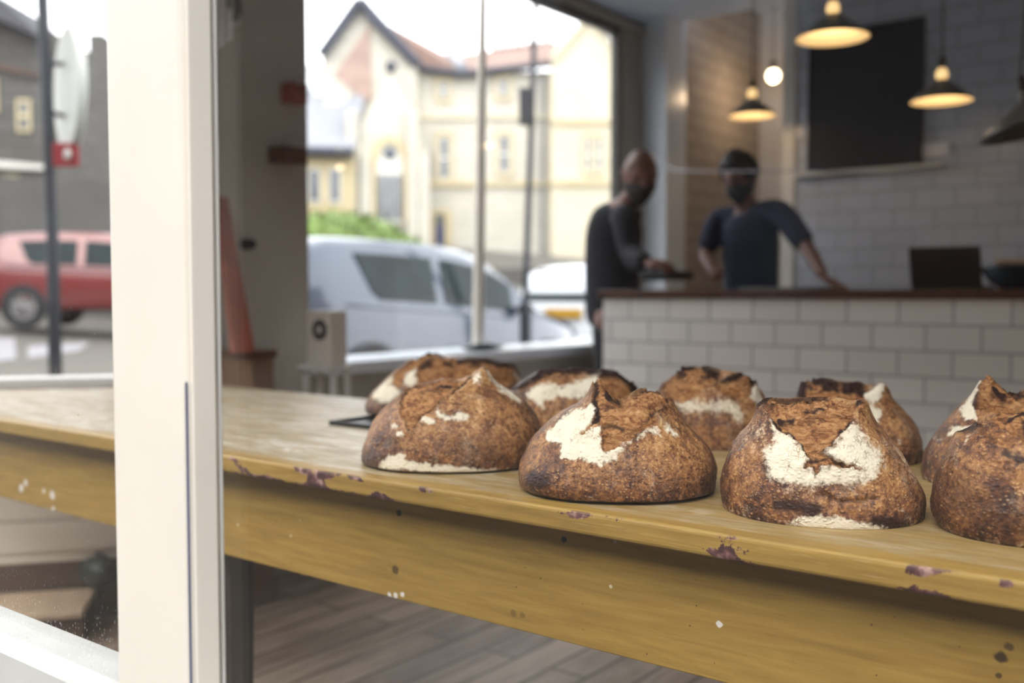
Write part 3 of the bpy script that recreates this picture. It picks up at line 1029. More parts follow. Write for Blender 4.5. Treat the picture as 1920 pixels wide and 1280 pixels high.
MB().lathe([(0.014, 0), (rr, 0), (rr, 0.006), (rr - 0.008, 0.010), (0.018, 0.004), (0.014, 0.004)], (max(dc.x, e0 + rr + 0.002), 2.60, dc.z), 32, R).build('dial', 'dial', bx, True, smooth='auto')
MB().ball((max(dc.x, e0 + rr + 0.002), 2.598, dc.z), 0.014, sq=(1, 0.5, 1)).build('dial_centre', 'cream', bx, True, smooth=True)
# dark thing at the foot of the mullion
s0, s1 = on_x(862, 662, LX + 0.0), on_x(938, 662, LX + 0.0)
q = thing('sill_pouch', (LX, (s0.y + s1.y) / 2, 0.838), 'small dark pouch lying on the white sill at the foot of the window post', 'pouch')
m = MB().ball((LX - 0.0, (s0.y + s1.y) / 2 + 0.02, 0.838 + 0.018), 0.018, 24, 10, (2.4, (s1.y - s0.y) / 2 / 0.018, 1.0))
m.build('pouch_body', 'teal', q, True, smooth=True)
MB().tube([(LX + 0.03, s0.y + 0.02, 0.855), (LX + 0.04, (s0.y + s1.y) / 2, 0.870), (LX + 0.03, s1.y - 0.02, 0.855)], 0.006, 8).build('strap', 'trim_black', q, True, smooth=True)
# bag and mat on the floor at the lower left
bp = on_z(176, 1103, 0.105)
q = thing('floor_bag', (bp.x, bp.y, 0.105), 'dark green-black rounded bag on the low step at the lower left', 'bag')
m = MB().ball((bp.x, bp.y + 0.02, 0.105 + 0.055), 0.055, 28, 14, (1.75, 1.1, 1.0))
m.build('bag_body', 'bag', q, True, smooth=True)
MB().tube([(bp.x - 0.06, bp.y + 0.02, 0.19), (bp.x - 0.03, bp.y + 0.02, 0.222), (bp.x + 0.03, bp.y + 0.02, 0.222), (bp.x + 0.06, bp.y + 0.02, 0.19)], 0.006, 8).build('handle', 'trim_black', q, True, smooth=True)
mp = [on_z(-200, 1240, 0.0), on_z(150, 1214, 0.0), on_z(110, 1246, 0.0), on_z(-200, 1285, 0.0)]
m = MB().prism([(p.x, p.y, 0.0) for p in mp], (0, 0, 0.012))
tag(m.build('door_mat', 'mat'), 'purple-brown mat on the floorboards at the lower left', 'mat')
# ------------------------------------------------------------------ the street outside
def sstep(a, b, v):
    t = min(1.0, max(0.0, (v - a) / (b - a)))
    return t * t * (3 - 2 * t)
FH = Vector((-math.sin(YAW), math.cos(YAW), 0))
RH = Vector((math.cos(YAW), math.sin(YAW), 0))
def terrain(x, y):
    z = -0.10 - 0.055 * x - 0.036 * y
    fwd = x * FH.x + y * FH.y
    z += 2.55 * sstep(17, 42, fwd) - 0.055 * max(0.0, -20 - x) * -0.6
    return -0.075 + (z + 0.075) * sstep(0.5, 3.5, y)
m = MB()
xs = [LX - 0.075 - 0.6 * i ** 1.28 for i in range(44)]
ys = [-14 + 1.3 * i for i in range(66)]
for y in ys:
    for x in xs:
        m.v.append(Vector((x, y, terrain(x, y))))
n = len(xs)
for j in range(len(ys) - 1):
    for i in range(n - 1):
        m.f.append((j * n + i, j * n + i + 1, (j + 1) * n + i + 1, (j + 1) * n + i))
struct(m.build('street', 'asphalt', smooth=True))
struct(BX('pavement_front', (LX - 0.09, -14, -0.2), (60, 0.6, -0.07), 'paving'))
def hug(name, pts, mat, label, cat, group=None, h=0.012):
    m = MB()
    q = [Vector((p.x, p.y, terrain(p.x, p.y))) for p in pts]
    m.prism([(p.x, p.y, p.z + 0.0) for p in q], (0, 0, h))
    return tag(m.build(name, mat), label, cat, group)
def gp(px, py):       # where a pixel ray meets the sloping street
    d = ray(px, py)
    lo_, hi_ = 3.0, 60.0
    for _ in range(40):
        mid = (lo_ + hi_) / 2
        p = CAM + d * mid
        if p.z > terrain(p.x, p.y):
            lo_ = mid
        else:
            hi_ = mid
    return CAM + d * lo_
hug('road_marking', [gp(-40, 636), gp(28, 634), gp(30, 674), gp(-40, 682)], 'roadline', 'short white road marking left of the long one, in front of the red car', 'road marking')
hug('road_marking', [gp(52, 650), gp(168, 643), gp(150, 658), gp(52, 673)], 'roadline', 'long white road marking on the street in front of the red car', 'road marking')

# ---- cars: stations along local +x (front), mirrored across y
def car(name, label, cat, loc, rz, L, W, H, paint, plate=None, pitch=0.0):
    t = thing(name, loc, label, cat, None, rz)
    t.rotation_euler = (0, pitch, rz)
    WM[t] = Matrix.Translation(Vector(loc)) @ Matrix.Rotation(rz, 4, 'Z') @ Matrix.Rotation(pitch, 4, 'Y')
    # (x fraction, roof or deck height, belt height, half width factor)
    st = [(0.000, 0.62, 0.60, 0.70), (0.010, 0.70, 0.66, 0.86), (0.022, 0.80, 0.64, 0.90), (0.05, 0.92, 0.645, 0.94), (0.10, 0.975, 0.64, 0.97), (0.17, 0.992, 0.63, 0.99),
          (0.28, 1.0, 0.62, 1.0), (0.40, 1.0, 0.61, 1.0), (0.50, 0.985, 0.60, 1.0), (0.58, 0.94, 0.595, 1.0), (0.66, 0.82, 0.585, 0.995), (0.73, 0.665, 0.575, 0.985),
          (0.755, 0.61, 0.57, 0.98), (0.83, 0.585, 0.55, 0.96), (0.92, 0.53, 0.50, 0.91), (0.965, 0.47, 0.45, 0.84), (0.99, 0.40, 0.38, 0.74), (1.0, 0.34, 0.33, 0.62)]
    nr = 11
    V = []
    for fx, top, belt, wf in st:
        x = L * (fx - 0.5)
        b = belt * H
        tp = max(top * H, b + 0.012)
        w = W / 2 * wf
        g = min(1.0, (tp - b) / (0.36 * H))
        wr = w * (1 - 0.20 * g)
        row = [(0, 0.17 * H), (w * 0.80, 0.16 * H), (w * 0.93, 0.20 * H), (w * 0.985, 0.32 * H), (w, b * 0.70), (w * 0.985, b * 0.93), (w * 0.955, b), (wr + (w * 0.955 - wr) * 0.12, b + (tp - b) * 0.84), (wr * 0.93, b + (tp - b) * 0.95), (wr * 0.6, b + (tp - b) * 0.992), (0, tp)]
        if fx < 0.03:
            x += 0.0
        V.append([(x - (0.06 * L * 0 if True else 0), y, z) for y, z in row])
    body = MB()
    panes = {}
    def quad(m_, a, b, c, d):
        o = len(m_.v)
        m_.v += [Vector(a), Vector(b), Vector(c), Vector(d)]
        m_.f.append((o, o + 1, o + 2, o + 3))
    sidewin = {(5, 6): 'rear', (6, 7): 'rear', (8, 9): 'front', (9, 10): 'front', (7, 8): 'front', (4, 5): 'quarter'}
    for sgn in (1, -1):
        for i in range(len(st) - 1):
            for j in range(nr - 1):
                qd = [V[i][j], V[i + 1][j], V[i + 1][j + 1], V[i][j + 1]]
                qd = [(p[0], p[1] * sgn, p[2]) for p in qd]
                quad(body, *qd)
    for i in (0, len(st) - 1):
        ring = [Vector(p) for p in V[i]] + [Vector((p[0], -p[1], p[2])) for p in V[i][::-1]]
        o_ = len(body.v)
        body.v += ring
        body.f.append(tuple(range(o_, o_ + len(ring))))
    bo = body.build('body_shell', paint, t, smooth='auto')
    # glazing laid a little proud of the shell, inset from pillars
    def patch(nm, pts, off, mat='car_glass', thick=0.008):
        P = [Vector(p) for p in pts]
        nn = (P[1] - P[0]).cross(P[2] - P[0]).normalized()
        if nn.dot(Vector(off)) < 0:
            nn = -nn
        m_ = MB().prism([p + nn * 0.004 for p in P], nn * thick)
        return m_.build(nm, mat, t, bevel=0.004)
    def sect(fx, vz, sgn, which='side'):
        # point on the side glass at length fraction fx and 0..1 between belt and cant rail
        for i in range(len(st) - 1):
            if st[i][0] <= fx <= st[i + 1][0]:
                u = (fx - st[i][0]) / (st[i + 1][0] - st[i][0])
                A = [Vector(V[i][6]).lerp(Vector(V[i + 1][6]), u), Vector(V[i][7]).lerp(Vector(V[i + 1][7]), u)]
                p = A[0].lerp(A[1], vz)
                return Vector((p.x, p.y * sgn, p.z))
    for sgn in (1, -1):
        for nm, a, b in (('side_window', 0.16, 0.385), ('side_window', 0.415, 0.655)):
            lowr = [sect(a + (b - a) * k / 4, 0.10, sgn) for k in range(5)]
            upr = [sect(a + (b - a) * k / 4, 0.88, sgn) for k in range(5)]
            if nm and a < 0.3:
                lowr[0] = sect(a + 0.035, 0.22, sgn)
            m_ = MB()
            off = Vector((0, sgn * 0.010, 0))
            for k in range(4):
                o_ = len(m_.v)
                m_.v += [lowr[k] + off, lowr[k + 1] + off, upr[k + 1] + off, upr[k] + off]
                m_.v += [lowr[k], lowr[k + 1], upr[k + 1], upr[k]]
                m_.f += [(o_, o_ + 1, o_ + 2, o_ + 3), (o_ + 7, o_ + 6, o_ + 5, o_ + 4), (o_, o_ + 4, o_ + 5, o_ + 1), (o_ + 3, o_ + 2, o_ + 6, o_ + 7)]
                if k == 0:
                    m_.f.append((o_, o_ + 3, o_ + 7, o_ + 4))
                if k == 3:
                    m_.f.append((o_ + 1, o_ + 5, o_ + 6, o_ + 2))
            m_.build(nm, 'car_glass', t)
        # belt moulding
        bl = [sect(0.12 + k * 0.065, -0.02, sgn) + Vector((0, sgn * 0.008, -0.012)) for k in range(10)]
        MB().tube(bl, 0.012, 8).build('belt_moulding', paint if paint == 'car_grey' else 'trim_black', t, smooth=True)
        # mirror
        mp_ = sect(0.675, 0.05, sgn) + Vector((0, sgn * 0.09, 0.05))
        MB().ball(mp_, 0.075, 20, 10, (0.7, 1.2, 0.8)).build('door_mirror', paint if paint != 'car_grey' else 'trim_black', t, smooth=True)
    def row_pt(i, j, sgn, u=0.0, i2=None):
        p = Vector(V[i][j])
        if i2 is not None:
            p = p.lerp(Vector(V[i2][j]), u)
        return Vector((p.x, p.y * sgn, p.z))
    # windscreen and rear screen
    ws = [row_pt(12, 9, 1, 0.3, 11) * 1.0, row_pt(12, 9, -1, 0.3, 11), row_pt(9, 9, -1, 0.4, 10), row_pt(9, 9, 1, 0.4, 10)]
    ws = [Vector((p.x, p.y * (1.28 if k < 2 else 1.2), p.z)) for k, p in enumerate(ws)]
    patch('windscreen', ws, (1, 0, 1))
    rl = Vector((L * (0.004 - 0.5), 0, 0.665 * H))
    ru = Vector((L * (0.058 - 0.5), 0, 0.93 * H))
    wl, wu = W * 0.36, W * 0.31
    patch('rear_window', [(rl.x, wl, rl.z), (rl.x, -wl, rl.z), (ru.x, -wu, ru.z), (ru.x, wu, ru.z)], (-1, 0, 0.4), thick=0.012)
    # wheels
    for fx in (0.185, 0.80):
        for sgn in (1, -1):
            cx, cy, rw = L * (fx - 0.5), sgn * (W / 2 - 0.085), 0.31
            MB().lathe([(rw + 0.035, -0.012), (rw + 0.035, 0.02), (rw - 0.02, 0.02), (rw - 0.02, -0.012)], (cx, sgn * (W / 2 - 0.012), rw), 36, Matrix.Rotation(-sgn * math.pi / 2, 4, 'X')).build('wheel_arch', 'trim_black', t, smooth='auto')
            wh = MB().lathe([(0.20, -0.09), (rw - 0.02, -0.09), (rw, -0.06), (rw, 0.06), (rw - 0.02, 0.09), (0.205, 0.092)], (cx, cy, rw), 36, Matrix.Rotation(-sgn * math.pi / 2, 4, 'X')).build('wheel', 'tyre', t, smooth='auto')
            hb = MB()
            R_ = Matrix.Rotation(-sgn * math.pi / 2, 4, 'X')
            hb.lathe([(0.0, 0.085), (0.03, 0.088), (0.05, 0.075), (0.06, 0.07)], (cx, cy, rw), 24, R_)
            hb.lathe([(0.21, 0.088), (0.19, 0.085), (0.185, 0.06), (0.21, 0.05)], (cx, cy, rw), 36, R_)
            hb.lathe([(0.0, 0.045), (0.19, 0.05)], (cx, cy, rw), 24, R_)
            for k in range(7):
                a = k * 2 * math.pi / 7
                A = R_ @ Vector((0.05 * math.cos(a), 0.05 * math.sin(a), 0.075))
                B = R_ @ Vector((0.19 * math.cos(a), 0.19 * math.sin(a), 0.075))
                c_ = Vector((cx, cy, rw))
                hb.tube([c_ + A, c_ + B], [0.022, 0.016], 8)
            hb.build('wheel_rim', 'alloy', wh, smooth='auto')
    # lights, bumpers, plates
    for sgn in (1, -1):
        MB().ball((L * 0.456, sgn * W * 0.34, 0.44 * H), 0.1, 20, 10, (0.9, 1.1, 0.7)).build('headlamp', 'lamp_clear', t, smooth=True)
        MB().ball((-L * 0.488, sgn * W * 0.405, 0.60 * H), 0.09, 20, 10, (0.8, 0.75, 2.0 if paint != 'car_red' else 1.4)).build('tail_lamp', 'lamp_red', t, smooth=True)
    MB().box((-L * 0.5 - 0.05, -W * 0.42, 0.17 * H), (-L * 0.5 + 0.12, W * 0.42, 0.37 * H)).build('rear_bumper', paint, t, bevel=0.04, seg=3)
    MB().box((L * 0.5 - 0.14, -W * 0.40, 0.13 * H), (L * 0.5 + 0.03, W * 0.40, 0.30 * H)).build('front_bumper', paint, t, bevel=0.04, seg=3)
    if plate:
        pz = plate
        pp = MB().box((-L * 0.5 - 0.045, -0.26, pz), (-L * 0.5 + 0.03, 0.26, pz + 0.115)).build('number_plate', 'plate_yellow', t, bevel=0.003)
    return t

# silver-blue hatchback parked alongside, nose pointing away (+Y)
gx = -5.68 - 0.86
gy0, gL = 4.86, 4.0
cg = Vector((gx, gy0 + gL / 2, 0))
cg.z = 0.045
grey = car('parked_car', 'silver-blue hatchback parked outside the street window', 'car', cg, math.radians(90), gL, 1.72, 1.52, 'car_grey', plate=0.75, pitch=math.radians(1.6))
wc = on_y(1056, 585, 10.0)
whitec = car('parked_car', 'white car parked beyond the silver-blue hatchback, yellow number plate facing us', 'car', (wc.x, 10.0 + 2.0, -0.02), math.radians(90), 4.0, 1.74, 1.50, 'car_white', plate=0.80, pitch=math.radians(1.2))
# red car across the road
wp = at(48, 575, 15.6)
rd = RH
rz_red = math.atan2(RH.y, RH.x) + math.radians(4)
L_r, W_r = 4.0, 1.72
offx = (0.185 - 0.5) * L_r
cR = wp - Vector((math.cos(rz_red), math.sin(rz_red), 0)) * offx
cR += Vector((-math.sin(rz_red), math.cos(rz_red), 0)) * (W_r / 2 - 0.08)
redc = car('parked_car', 'red hatchback parked across the road, seen through the left pane', 'car', (cR.x, cR.y, wp.z - 0.31), rz_red, L_r, W_r, 1.50, 'car_red')

# ---- street furniture
pb_, pt_ = at(986, 560, 9.0), at(1004, 0, 9.0)
base = Vector((pb_.x, pb_.y, terrain(pb_.x, pb_.y)))
q = thing('lamp_post', base, 'slim dark lamp post outside, between the two parked cars', 'lamp post')
dirp = (pt_ - pb_).normalized()
MB().tube([base, base + Vector((0, 0, 1.0))], 0.055, 16).build('post_base', 'post_dark', q, True, smooth='auto')
MB().tube([base + Vector((0, 0, 0.88)), pb_ + Vector((0, 0, 0.1)), pt_, pt_ + dirp * 2.2], [0.036, 0.031, 0.026, 0.024], 16).build('pole', 'post_dark', q, True, smooth='auto')
hd = pt_ + dirp * 2.2
MB().tube([hd, hd + Vector((-0.3, 0.3, 0.12)), hd + Vector((-0.8, 0.8, 0.1))], [0.03, 0.035, 0.05], 12).build('lamp_head', 'post_dark', q, True, smooth='auto')
s0, s1 = at(973, 166, 8.93), at(1001, 234, 8.93)
cS = (s0 + s1) / 2
q2 = thing('post_sign', cS, 'dark box-shaped sign fixed high on the slim lamp post', 'sign')
Rm = Matrix.Rotation(YAW, 4, 'Z')
hw, hh = 0.066, (s0.z - s1.z) / 2
MB().box((-hw, -0.05, -hh), (hw * 0.7, 0.05, hh), Rm).build('sign_body', 'trim_black', q2, bevel=0.01)
MB().box((hw * 0.2, -0.02, -hh * 0.9), (hw * 1.15, 0.04, hh * 0.9), Rm).build('bracket', 'post_dark', q2, bevel=0.006)

# dark post with oval-seeming round white sign, in the left pane
D = 7.2
pb_, pt_ = at(98, 420, D), at(80, 0, D)
gb = gp(98, 700)
gx_ = at(105, 760, D)
base = Vector((gx_.x, gx_.y, terrain(gx_.x, gx_.y)))
q = thing('sign_post', base, 'dark street post in the left pane, carrying the round white sign', 'sign post')
MB().tube([base, pb_, pt_, pt_ + Vector((0, 0, 0.8))], [0.05, 0.042, 0.042, 0.042], 16).build('pole', 'post_dark', q, True, smooth='auto')
c = at(131, 168, D)
q2 = thing('round_sign', c, 'round white sign seen almost edge-on, on the dark post in the left pane', 'sign')
R_ = Matrix.Rotation(YAW - math.radians(79) + math.atan(0.44), 4, 'Z') @ Matrix.Rotation(math.radians(-7), 4, 'Y') @ Matrix.Rotation(math.pi / 2, 4, 'X')
MB().lathe([(0, -0.03), (0.44, -0.03), (0.45, -0.02), (0.45, 0.02), (0.44, 0.03), (0, 0.03)], n=48, m=R_).build('sign_face', 'sign_white', q2, smooth='auto')
MB().tube([FH * 0.06 + Vector((0, 0, 0.2)), at(92, 120, D) - c], 0.018, 8).build('bracket', 'post_dark', q2)
MB().tube([FH * 0.06 + Vector((0, 0, -0.2)), at(92, 210, D) - c], 0.018, 8).build('bracket', 'post_dark', q2)
c = at(124, 290, D - 0.12)
q2 = thing('small_sign', c, 'small red sign with a pale centre, just under the round white sign', 'sign')
MB().box((-0.095, -0.012, -0.085), (0.095, 0.012, 0.085), Matrix.Rotation(YAW, 4, 'Z')).build('sign_plate', 'sign_red', q2, bevel=0.01)
MB().ball((0, 0, 0), 0.055, 20, 10, (1.1, 0.32, 0.8)).build('sign_emblem', 'sign_white', q2, smooth=True)

# ---- buildings. local frame: x right, y away from the viewer, z up
def frame_at(px, D, zb):
    p = at(px, 550, D)
    return Vector((p.x, p.y, zb))
def lw(px, py, D, org, yoff=0.0):
    """local x,z of a photo point at depth D for a building rooted at org, turned to face us"""
    p = at(px, py, D)
    d = p - org
    return d.dot(RH), p.z - org.z
def gable_roof_prism(m, x0, x1, xa, ze, za, y0, y1, th=0.25, over=0.3):
    """two sloping slabs, ridge along y, eaves at ze (left at x0, right at x1), apex xa, za"""
    for (xe) in (x0, x1):
        s_ = -1 if xe < xa else 1
        ex = xe + s_ * over
        ez = ze - over * (za - ze) / abs(xa - xe)
        m.prism([(ex, y0 - over, ez), (xa, y0 - over, za), (xa, y0 - over, za + th), (ex, y0 - over, ez + th)], (0, y1 - y0 + over * 2, 0))
def wall_poly(m, pts, y0, depth):
    m.prism([(x, y0, z) for x, z in pts], (0, depth, 0))
def window(root, x0, x1, z0, z1, y, mull=True, surround=None, frm='frame_white'):
    if surround:
        m = MB()
        sw = (x1 - x0) * 0.28
        m.box((x0 - sw, y - 0.09, z0 - 0.12), (x0, y + 0.05, z1 + 0.18))
        m.box((x1, y - 0.09, z0 - 0.12), (x1 + sw, y + 0.05, z1 + 0.18))
        m.box((x0, y - 0.09, z1), (x1, y + 0.05, z1 + 0.18))
        m.box((x0, y - 0.12, z0 - 0.14), (x1, y + 0.05, z0))
        m.build('window_surround', surround, root)
    fr_ = MB()
    f = 0.07
    fr_.box((x0, y - 0.05, z0), (x0 + f, y + 0.04, z1))
    fr_.box((x1 - f, y - 0.05, z0), (x1, y + 0.04, z1))
    fr_.box((x0 + f, y - 0.05, z1 - f), (x1 - f, y + 0.04, z1))
    fr_.box((x0 + f, y - 0.05, z0), (x1 - f, y + 0.04, z0 + f))
    if mull:
        zm = (z0 + z1) / 2
        fr_.box((x0 + f, y - 0.05, zm - 0.05), (x1 - f, y + 0.04, zm + 0.05))
    w_ = fr_.build('window', frm, root)
    MB().box((x0 + f, y - 0.03, z0 + f), (x1 - f, y - 0.01, z1 - f)).build('pane', 'win_dark', w_)
    return w_

D = 44.0
S = F / D
org = frame_at(880, D, terrain(*at(880, 550, D)[:2]) - 0.2)
ch = thing('stone_building', org, 'large pale stone Victorian church building with red-brown roofs seen through the street window', 'building', None, YAW)
def L2(px, py):
    return lw(px, py, D, org)
zg = -0.5
# middle range
x0, _ = L2(782, 300)
x1, _ = L2(1040, 300)
_, ze = L2(900, 138)
m = MB()
wall_poly(m, [(x0, zg), (x1, zg), (x1, ze), (x0, ze)], 0.0, 8.0)
m.build('main_wall', 'stone_pale', ch)
# roofs of the middle: two slopes meeting in a valley
rl = [L2(684, 24), L2(832, 72), L2(866, 146), L2(786, 134), L2(700, 44)]
m = MB()
a_, b_, c_, d_, e_ = rl
m.prism([(a_[0], 3.5, a_[1]), (b_[0], 4.5, b_[1]), (c_[0], -0.3, c_[1]), (d_[0], -0.3, d_[1]), (e_[0], -0.3, e_[1])], (0, 0.25, 0.2))
m.build('roof', 'roof_red', ch)
rr_ = [L2(832, 72), L2(920, 58), L2(1000, 48), L2(1088, 40), L2(1104, 52), L2(1034, 128), L2(905, 142), L2(866, 146)]
m = MB()
m.prism([(p[0], (4.5 if k < 4 else (2.5 if k == 4 else -0.3)), p[1]) for k, p in enumerate(rr_)], (0, 0.25, 0.2))
m.build('roof', 'roof_red', ch)
va, vb = L2(836, 76), L2(868, 142)
MB().tube([(va[0], 4.2, va[1] + 0.25), (vb[0], -0.4, vb[1] + 0.1)], 0.28, 8).build('valley_flashing', 'slate', ch)
e0, e1, e2 = L2(786, 135), L2(866, 147), L2(1034, 128)
MB().tube([(e0[0], -0.4, e0[1]), (e1[0], -0.4, e1[1]), (e2[0], -0.4, e2[1])], 0.16, 8).build('gutter', 'verge', ch)
for k in range(9):
    p = L2(925 + k * 14, 57 - k * 1.6)
    MB().ball((p[0], 4.4, p[1] + 0.15), 0.14, 10, 6).build('ridge_knob', 'roof_red', ch, smooth=True)
# left gabled front
gx0, _ = L2(640, 300)
gx1, _ = L2(784, 300)
ga = L2(684, 26)
gl = L2(612, 120)
gr = L2(786, 134)
m = MB()
wall_poly(m, [(gx0 - 0.6, zg), (gx1, zg), gr, ga, gl, (gx0 - 0.6, gl[1] - 1.0)], -0.6, 6.0)
m.build('gable_wall', 'stone_pale', ch)
m = MB()
wall_poly(m, [L2(636, 150), L2(700, 60), L2(704, 196), L2(690, 200)], -0.68, 0.1)
m.build('pink_stonework', 'stone_red', ch)
for A, B in ((ga, gr), (ga, gl)):
    MB().tube([(A[0], -0.9, A[1] + 0.15), (B[0], -0.9, B[1] + 0.05)], 0.24, 8).build('barge_board', 'verge', ch)
lo_g = L2(702, 46)
MB().tube([(lo_g[0], -1.0, lo_g[1]), (gr[0] + 0.1, -1.0, gr[1])], 0.22, 8).build('barge_board', 'verge', ch)
# porch gable with the arched window
pa = [L2(678, 480), L2(806, 480), L2(806, 300), L2(782, 230), L2(745, 150), L2(700, 230), L2(680, 260)]
m = MB()
wall_poly(m, [(x, z if z > 1.5 else zg) for x, z in pa], -1.8, 1.3)
m.build('porch_wall', 'stone_pale', ch)
def arch_ring(px0, px1, pyb, pysp, pyap, y, th, name, mat, parent, fill=False):
    xa0, zb_ = L2(px0, pyb)
    xa1, _ = L2(px1, pyb)
    _, zsp = L2(px0, pysp)
    _, zap = L2(px0, pyap)
    xm = (xa0 + xa1) / 2
    def outline(k):
        pts = [(xa0 - k, zb_), (xa0 - k, zsp)]
        for i in range(1, 8):
            u = i / 8
            pts.append((xa0 - k + (xm - xa0 + k) * (1 - math.cos(u * math.pi / 2)) , zsp + (zap + k - zsp) * math.sin(u * math.pi / 2)))
        pts.append((xm, zap + k))
        for i in range(7, 0, -1):
            u = i / 8
            pts.append((xa1 + k - (xa1 + k - xm) * (1 - math.cos(u * math.pi / 2)), zsp + (zap + k - zsp) * math.sin(u * math.pi / 2)))
        pts += [(xa1 + k, zsp), (xa1 + k, zb_)]
        return pts
    m = MB()
    if fill:
        wall_poly(m, outline(0), y, 0.1)
    else:
        I, O = outline(0), outline(th)
        n = len(I)
        for i in range(n - 1):
            m.prism([(I[i][0], y, I[i][1]), (I[i + 1][0], y, I[i + 1][1]), (O[i + 1][0], y, O[i + 1][1]), (O[i][0], y, O[i][1])], (0, 0.25, 0))
    return m.build(name, mat, parent)
arch_ring(718, 766, 425, 330, 282, -1.98, 0.32, 'arch_surround', 'stone_yellow', ch)
aw = arch_ring(718, 766, 425, 330, 282, -1.86, 0, 'arched_window', 'frame_white', ch, True)
for a, b in ((721, 731), (737, 747), (753, 763)):
    x0_, z0_ = L2(a, 418)
    x1_, z1_ = L2(b, 338)
    MB().box((x0_, -1.95, z0_), (x1_, -1.87, z1_)).build('pane', 'win_dark', aw)
x_, z_ = L2(742, 300)
MB().ball((x_, -1.86, z_), 0.28, 16, 8, (1, 0.3, 1)).build('tracery_light', 'win_dark', aw, smooth=True)
x_, z_ = L2(745, 148)
MB().ball((x_, -1.9, z_), 0.26, 16, 8, (1, 0.5, 1)).build('finial', 'verge', ch, smooth=True)
for px_ in (676, 700, 784, 804):
    x_, z_ = L2(px_, 300)
    _, zt2 = L2(px_, 225 if px_ in (676, 784) else 300)
    MB().box((x_ - 0.22, -2.2, zg), (x_ + 0.22, -1.7, zt2)).build('buttress', 'stone_pale', ch, bevel=0.03)
# low wing at the far left: slate roof over a yellow wall
a, b = L2(560, 300), L2(682, 300)
_, z1 = L2(600, 290)
m = MB()
wall_poly(m, [(a[0] - 9, zg), (b[0], zg), (b[0], z1), (a[0] - 9, z1)], -2.4, 6)
m.build('wing_wall', 'stone_yellow', ch)
rt = [L2(540, 120), L2(612, 122), L2(692, 205), L2(684, 304), L2(560, 288)]
m = MB()
m.prism([(rt[0][0] - 9, 1.2, rt[0][1]), (rt[1][0], 1.2, rt[1][1]), (rt[2][0], -1.2, rt[2][1]), (rt[3][0], -2.7, rt[3][1]), (rt[4][0] - 9, -2.7, rt[4][1])], (0, 0.2, 0.2))
m.build('wing_roof', 'slate', ch)
g0_, g1_ = L2(560, 290), L2(684, 304)
MB().tube([(g0_[0] - 9, -2.85, g0_[1]), (g1_[0], -2.85, g1_[1])], 0.2, 8).build('gutter', 'verge', ch)
sk = [L2(580, 132), L2(600, 148), L2(616, 186), L2(598, 190), L2(578, 165)]
m = MB()
m.prism([(p[0], 0.35 - 0.02 * k, p[1]) for k, p in enumerate(sk)], (0, -0.5, 0.1))
m.build('skylight', 'lamp_clear', ch)
for px_ in (612, 648):
    x_, z_ = L2(px_, 330)
    _, z2 = L2(px_, 390)
    window(ch, x_ - 0.25, x_ + 0.25, z2, z_, -2.42, False)
# right gable
rx0, _ = L2(1032, 300)
rx1, _ = L2(1158, 300)
ap = L2(1104, 48)
el = L2(1032, 128)
er = L2(1150, 112)
m = MB()
wall_poly(m, [(rx0, zg), (rx1 + 1.5, zg), (rx1 + 1.5, er[1] - 1.2), er, ap, el], -1.2, 9.0)
m.build('gable_wall', 'stone_cream', ch)
MB().tube([(ap[0], -1.4, ap[1] + 0.1), (rx1 + 1.6, -1.4, er[1] - 1.4)], 0.26, 8).build('barge_board', 'slate', ch)
MB().tube([(ap[0], -1.35, ap[1] + 0.1), (el[0], -1.35, el[1])], 0.14, 8).build('barge_board', 'stone_cream', ch)
# string courses
for (pa_, pb2, py, yy, mt) in ((786, 1034, 346, 0, 'stone_yellow'), (786, 1034, 222, 0, 'stone_cream'), (1034, 1160, 240, -1.2, 'stone_yellow'), (1034, 1160, 350, -1.2, 'stone_yellow')):
    x_, z_ = L2(pa_, py)
    x2_, _ = L2(pb2, py)
    MB().box((x_, yy - 0.14, z_ - 0.1), (x2_, yy + 0.05, z_ + 0.1)).build('string_course', mt, ch)
for a_, b_, t_, bt, sr in ((934, 954, 152, 186, 'stone_yellow'), (935, 956, 256, 326, 'stone_yellow'), (824, 842, 156, 190, 'stone_yellow'), (824, 844, 258, 338, 'stone_yellow')):
    x_, z2 = L2(a_, bt)
    x2_, z_ = L2(b_, t_)
    window(ch, x_, x2_, z2, z_, 0.0, True, sr)
for a_, b_ in ((1092, 1104), (1112, 1124)):
    x_, z2 = L2(a_, 330)
    x2_, z_ = L2(b_, 268)
    window(ch, x_, x2_, z2, z_, -1.2, True, 'stone_yellow')
x_, z2 = L2(817, 476)
x2_, z_ = L2(834, 402)
dr = MB().box((x_, -0.06, z2), (x2_, 0.03, z_ - 0.5)).build('entrance_door', 'door_blue', ch)
MB().box((x_, -0.05, z_ - 0.48), (x2_, 0.03, z_)).build('fanlight', 'win_dark', ch)
m = MB()
m.box((x_ - 0.3, -0.12, z2), (x_, 0.05, z_ + 0.2))
m.box((x2_, -0.12, z2), (x2_ + 0.3, 0.05, z_ + 0.2))
m.box((x_, -0.12, z_), (x2_, 0.05, z_ + 0.2))
m.build('door_surround', 'stone_yellow', ch)
x_, z_ = L2(804, 330)
_, zt2 = L2(804, 290)
MB().tube([(x_, -0.35, z_), (x_, -0.35, zt2)], 0.16, 8).build('wall_lantern', 'verge', ch)
# downpipe
x_, _ = L2(1016, 300)
MB().tube([(x_, -0.12, zg), (x_, -0.12, ze)], 0.08, 8).build('downpipe', 'slate', ch)

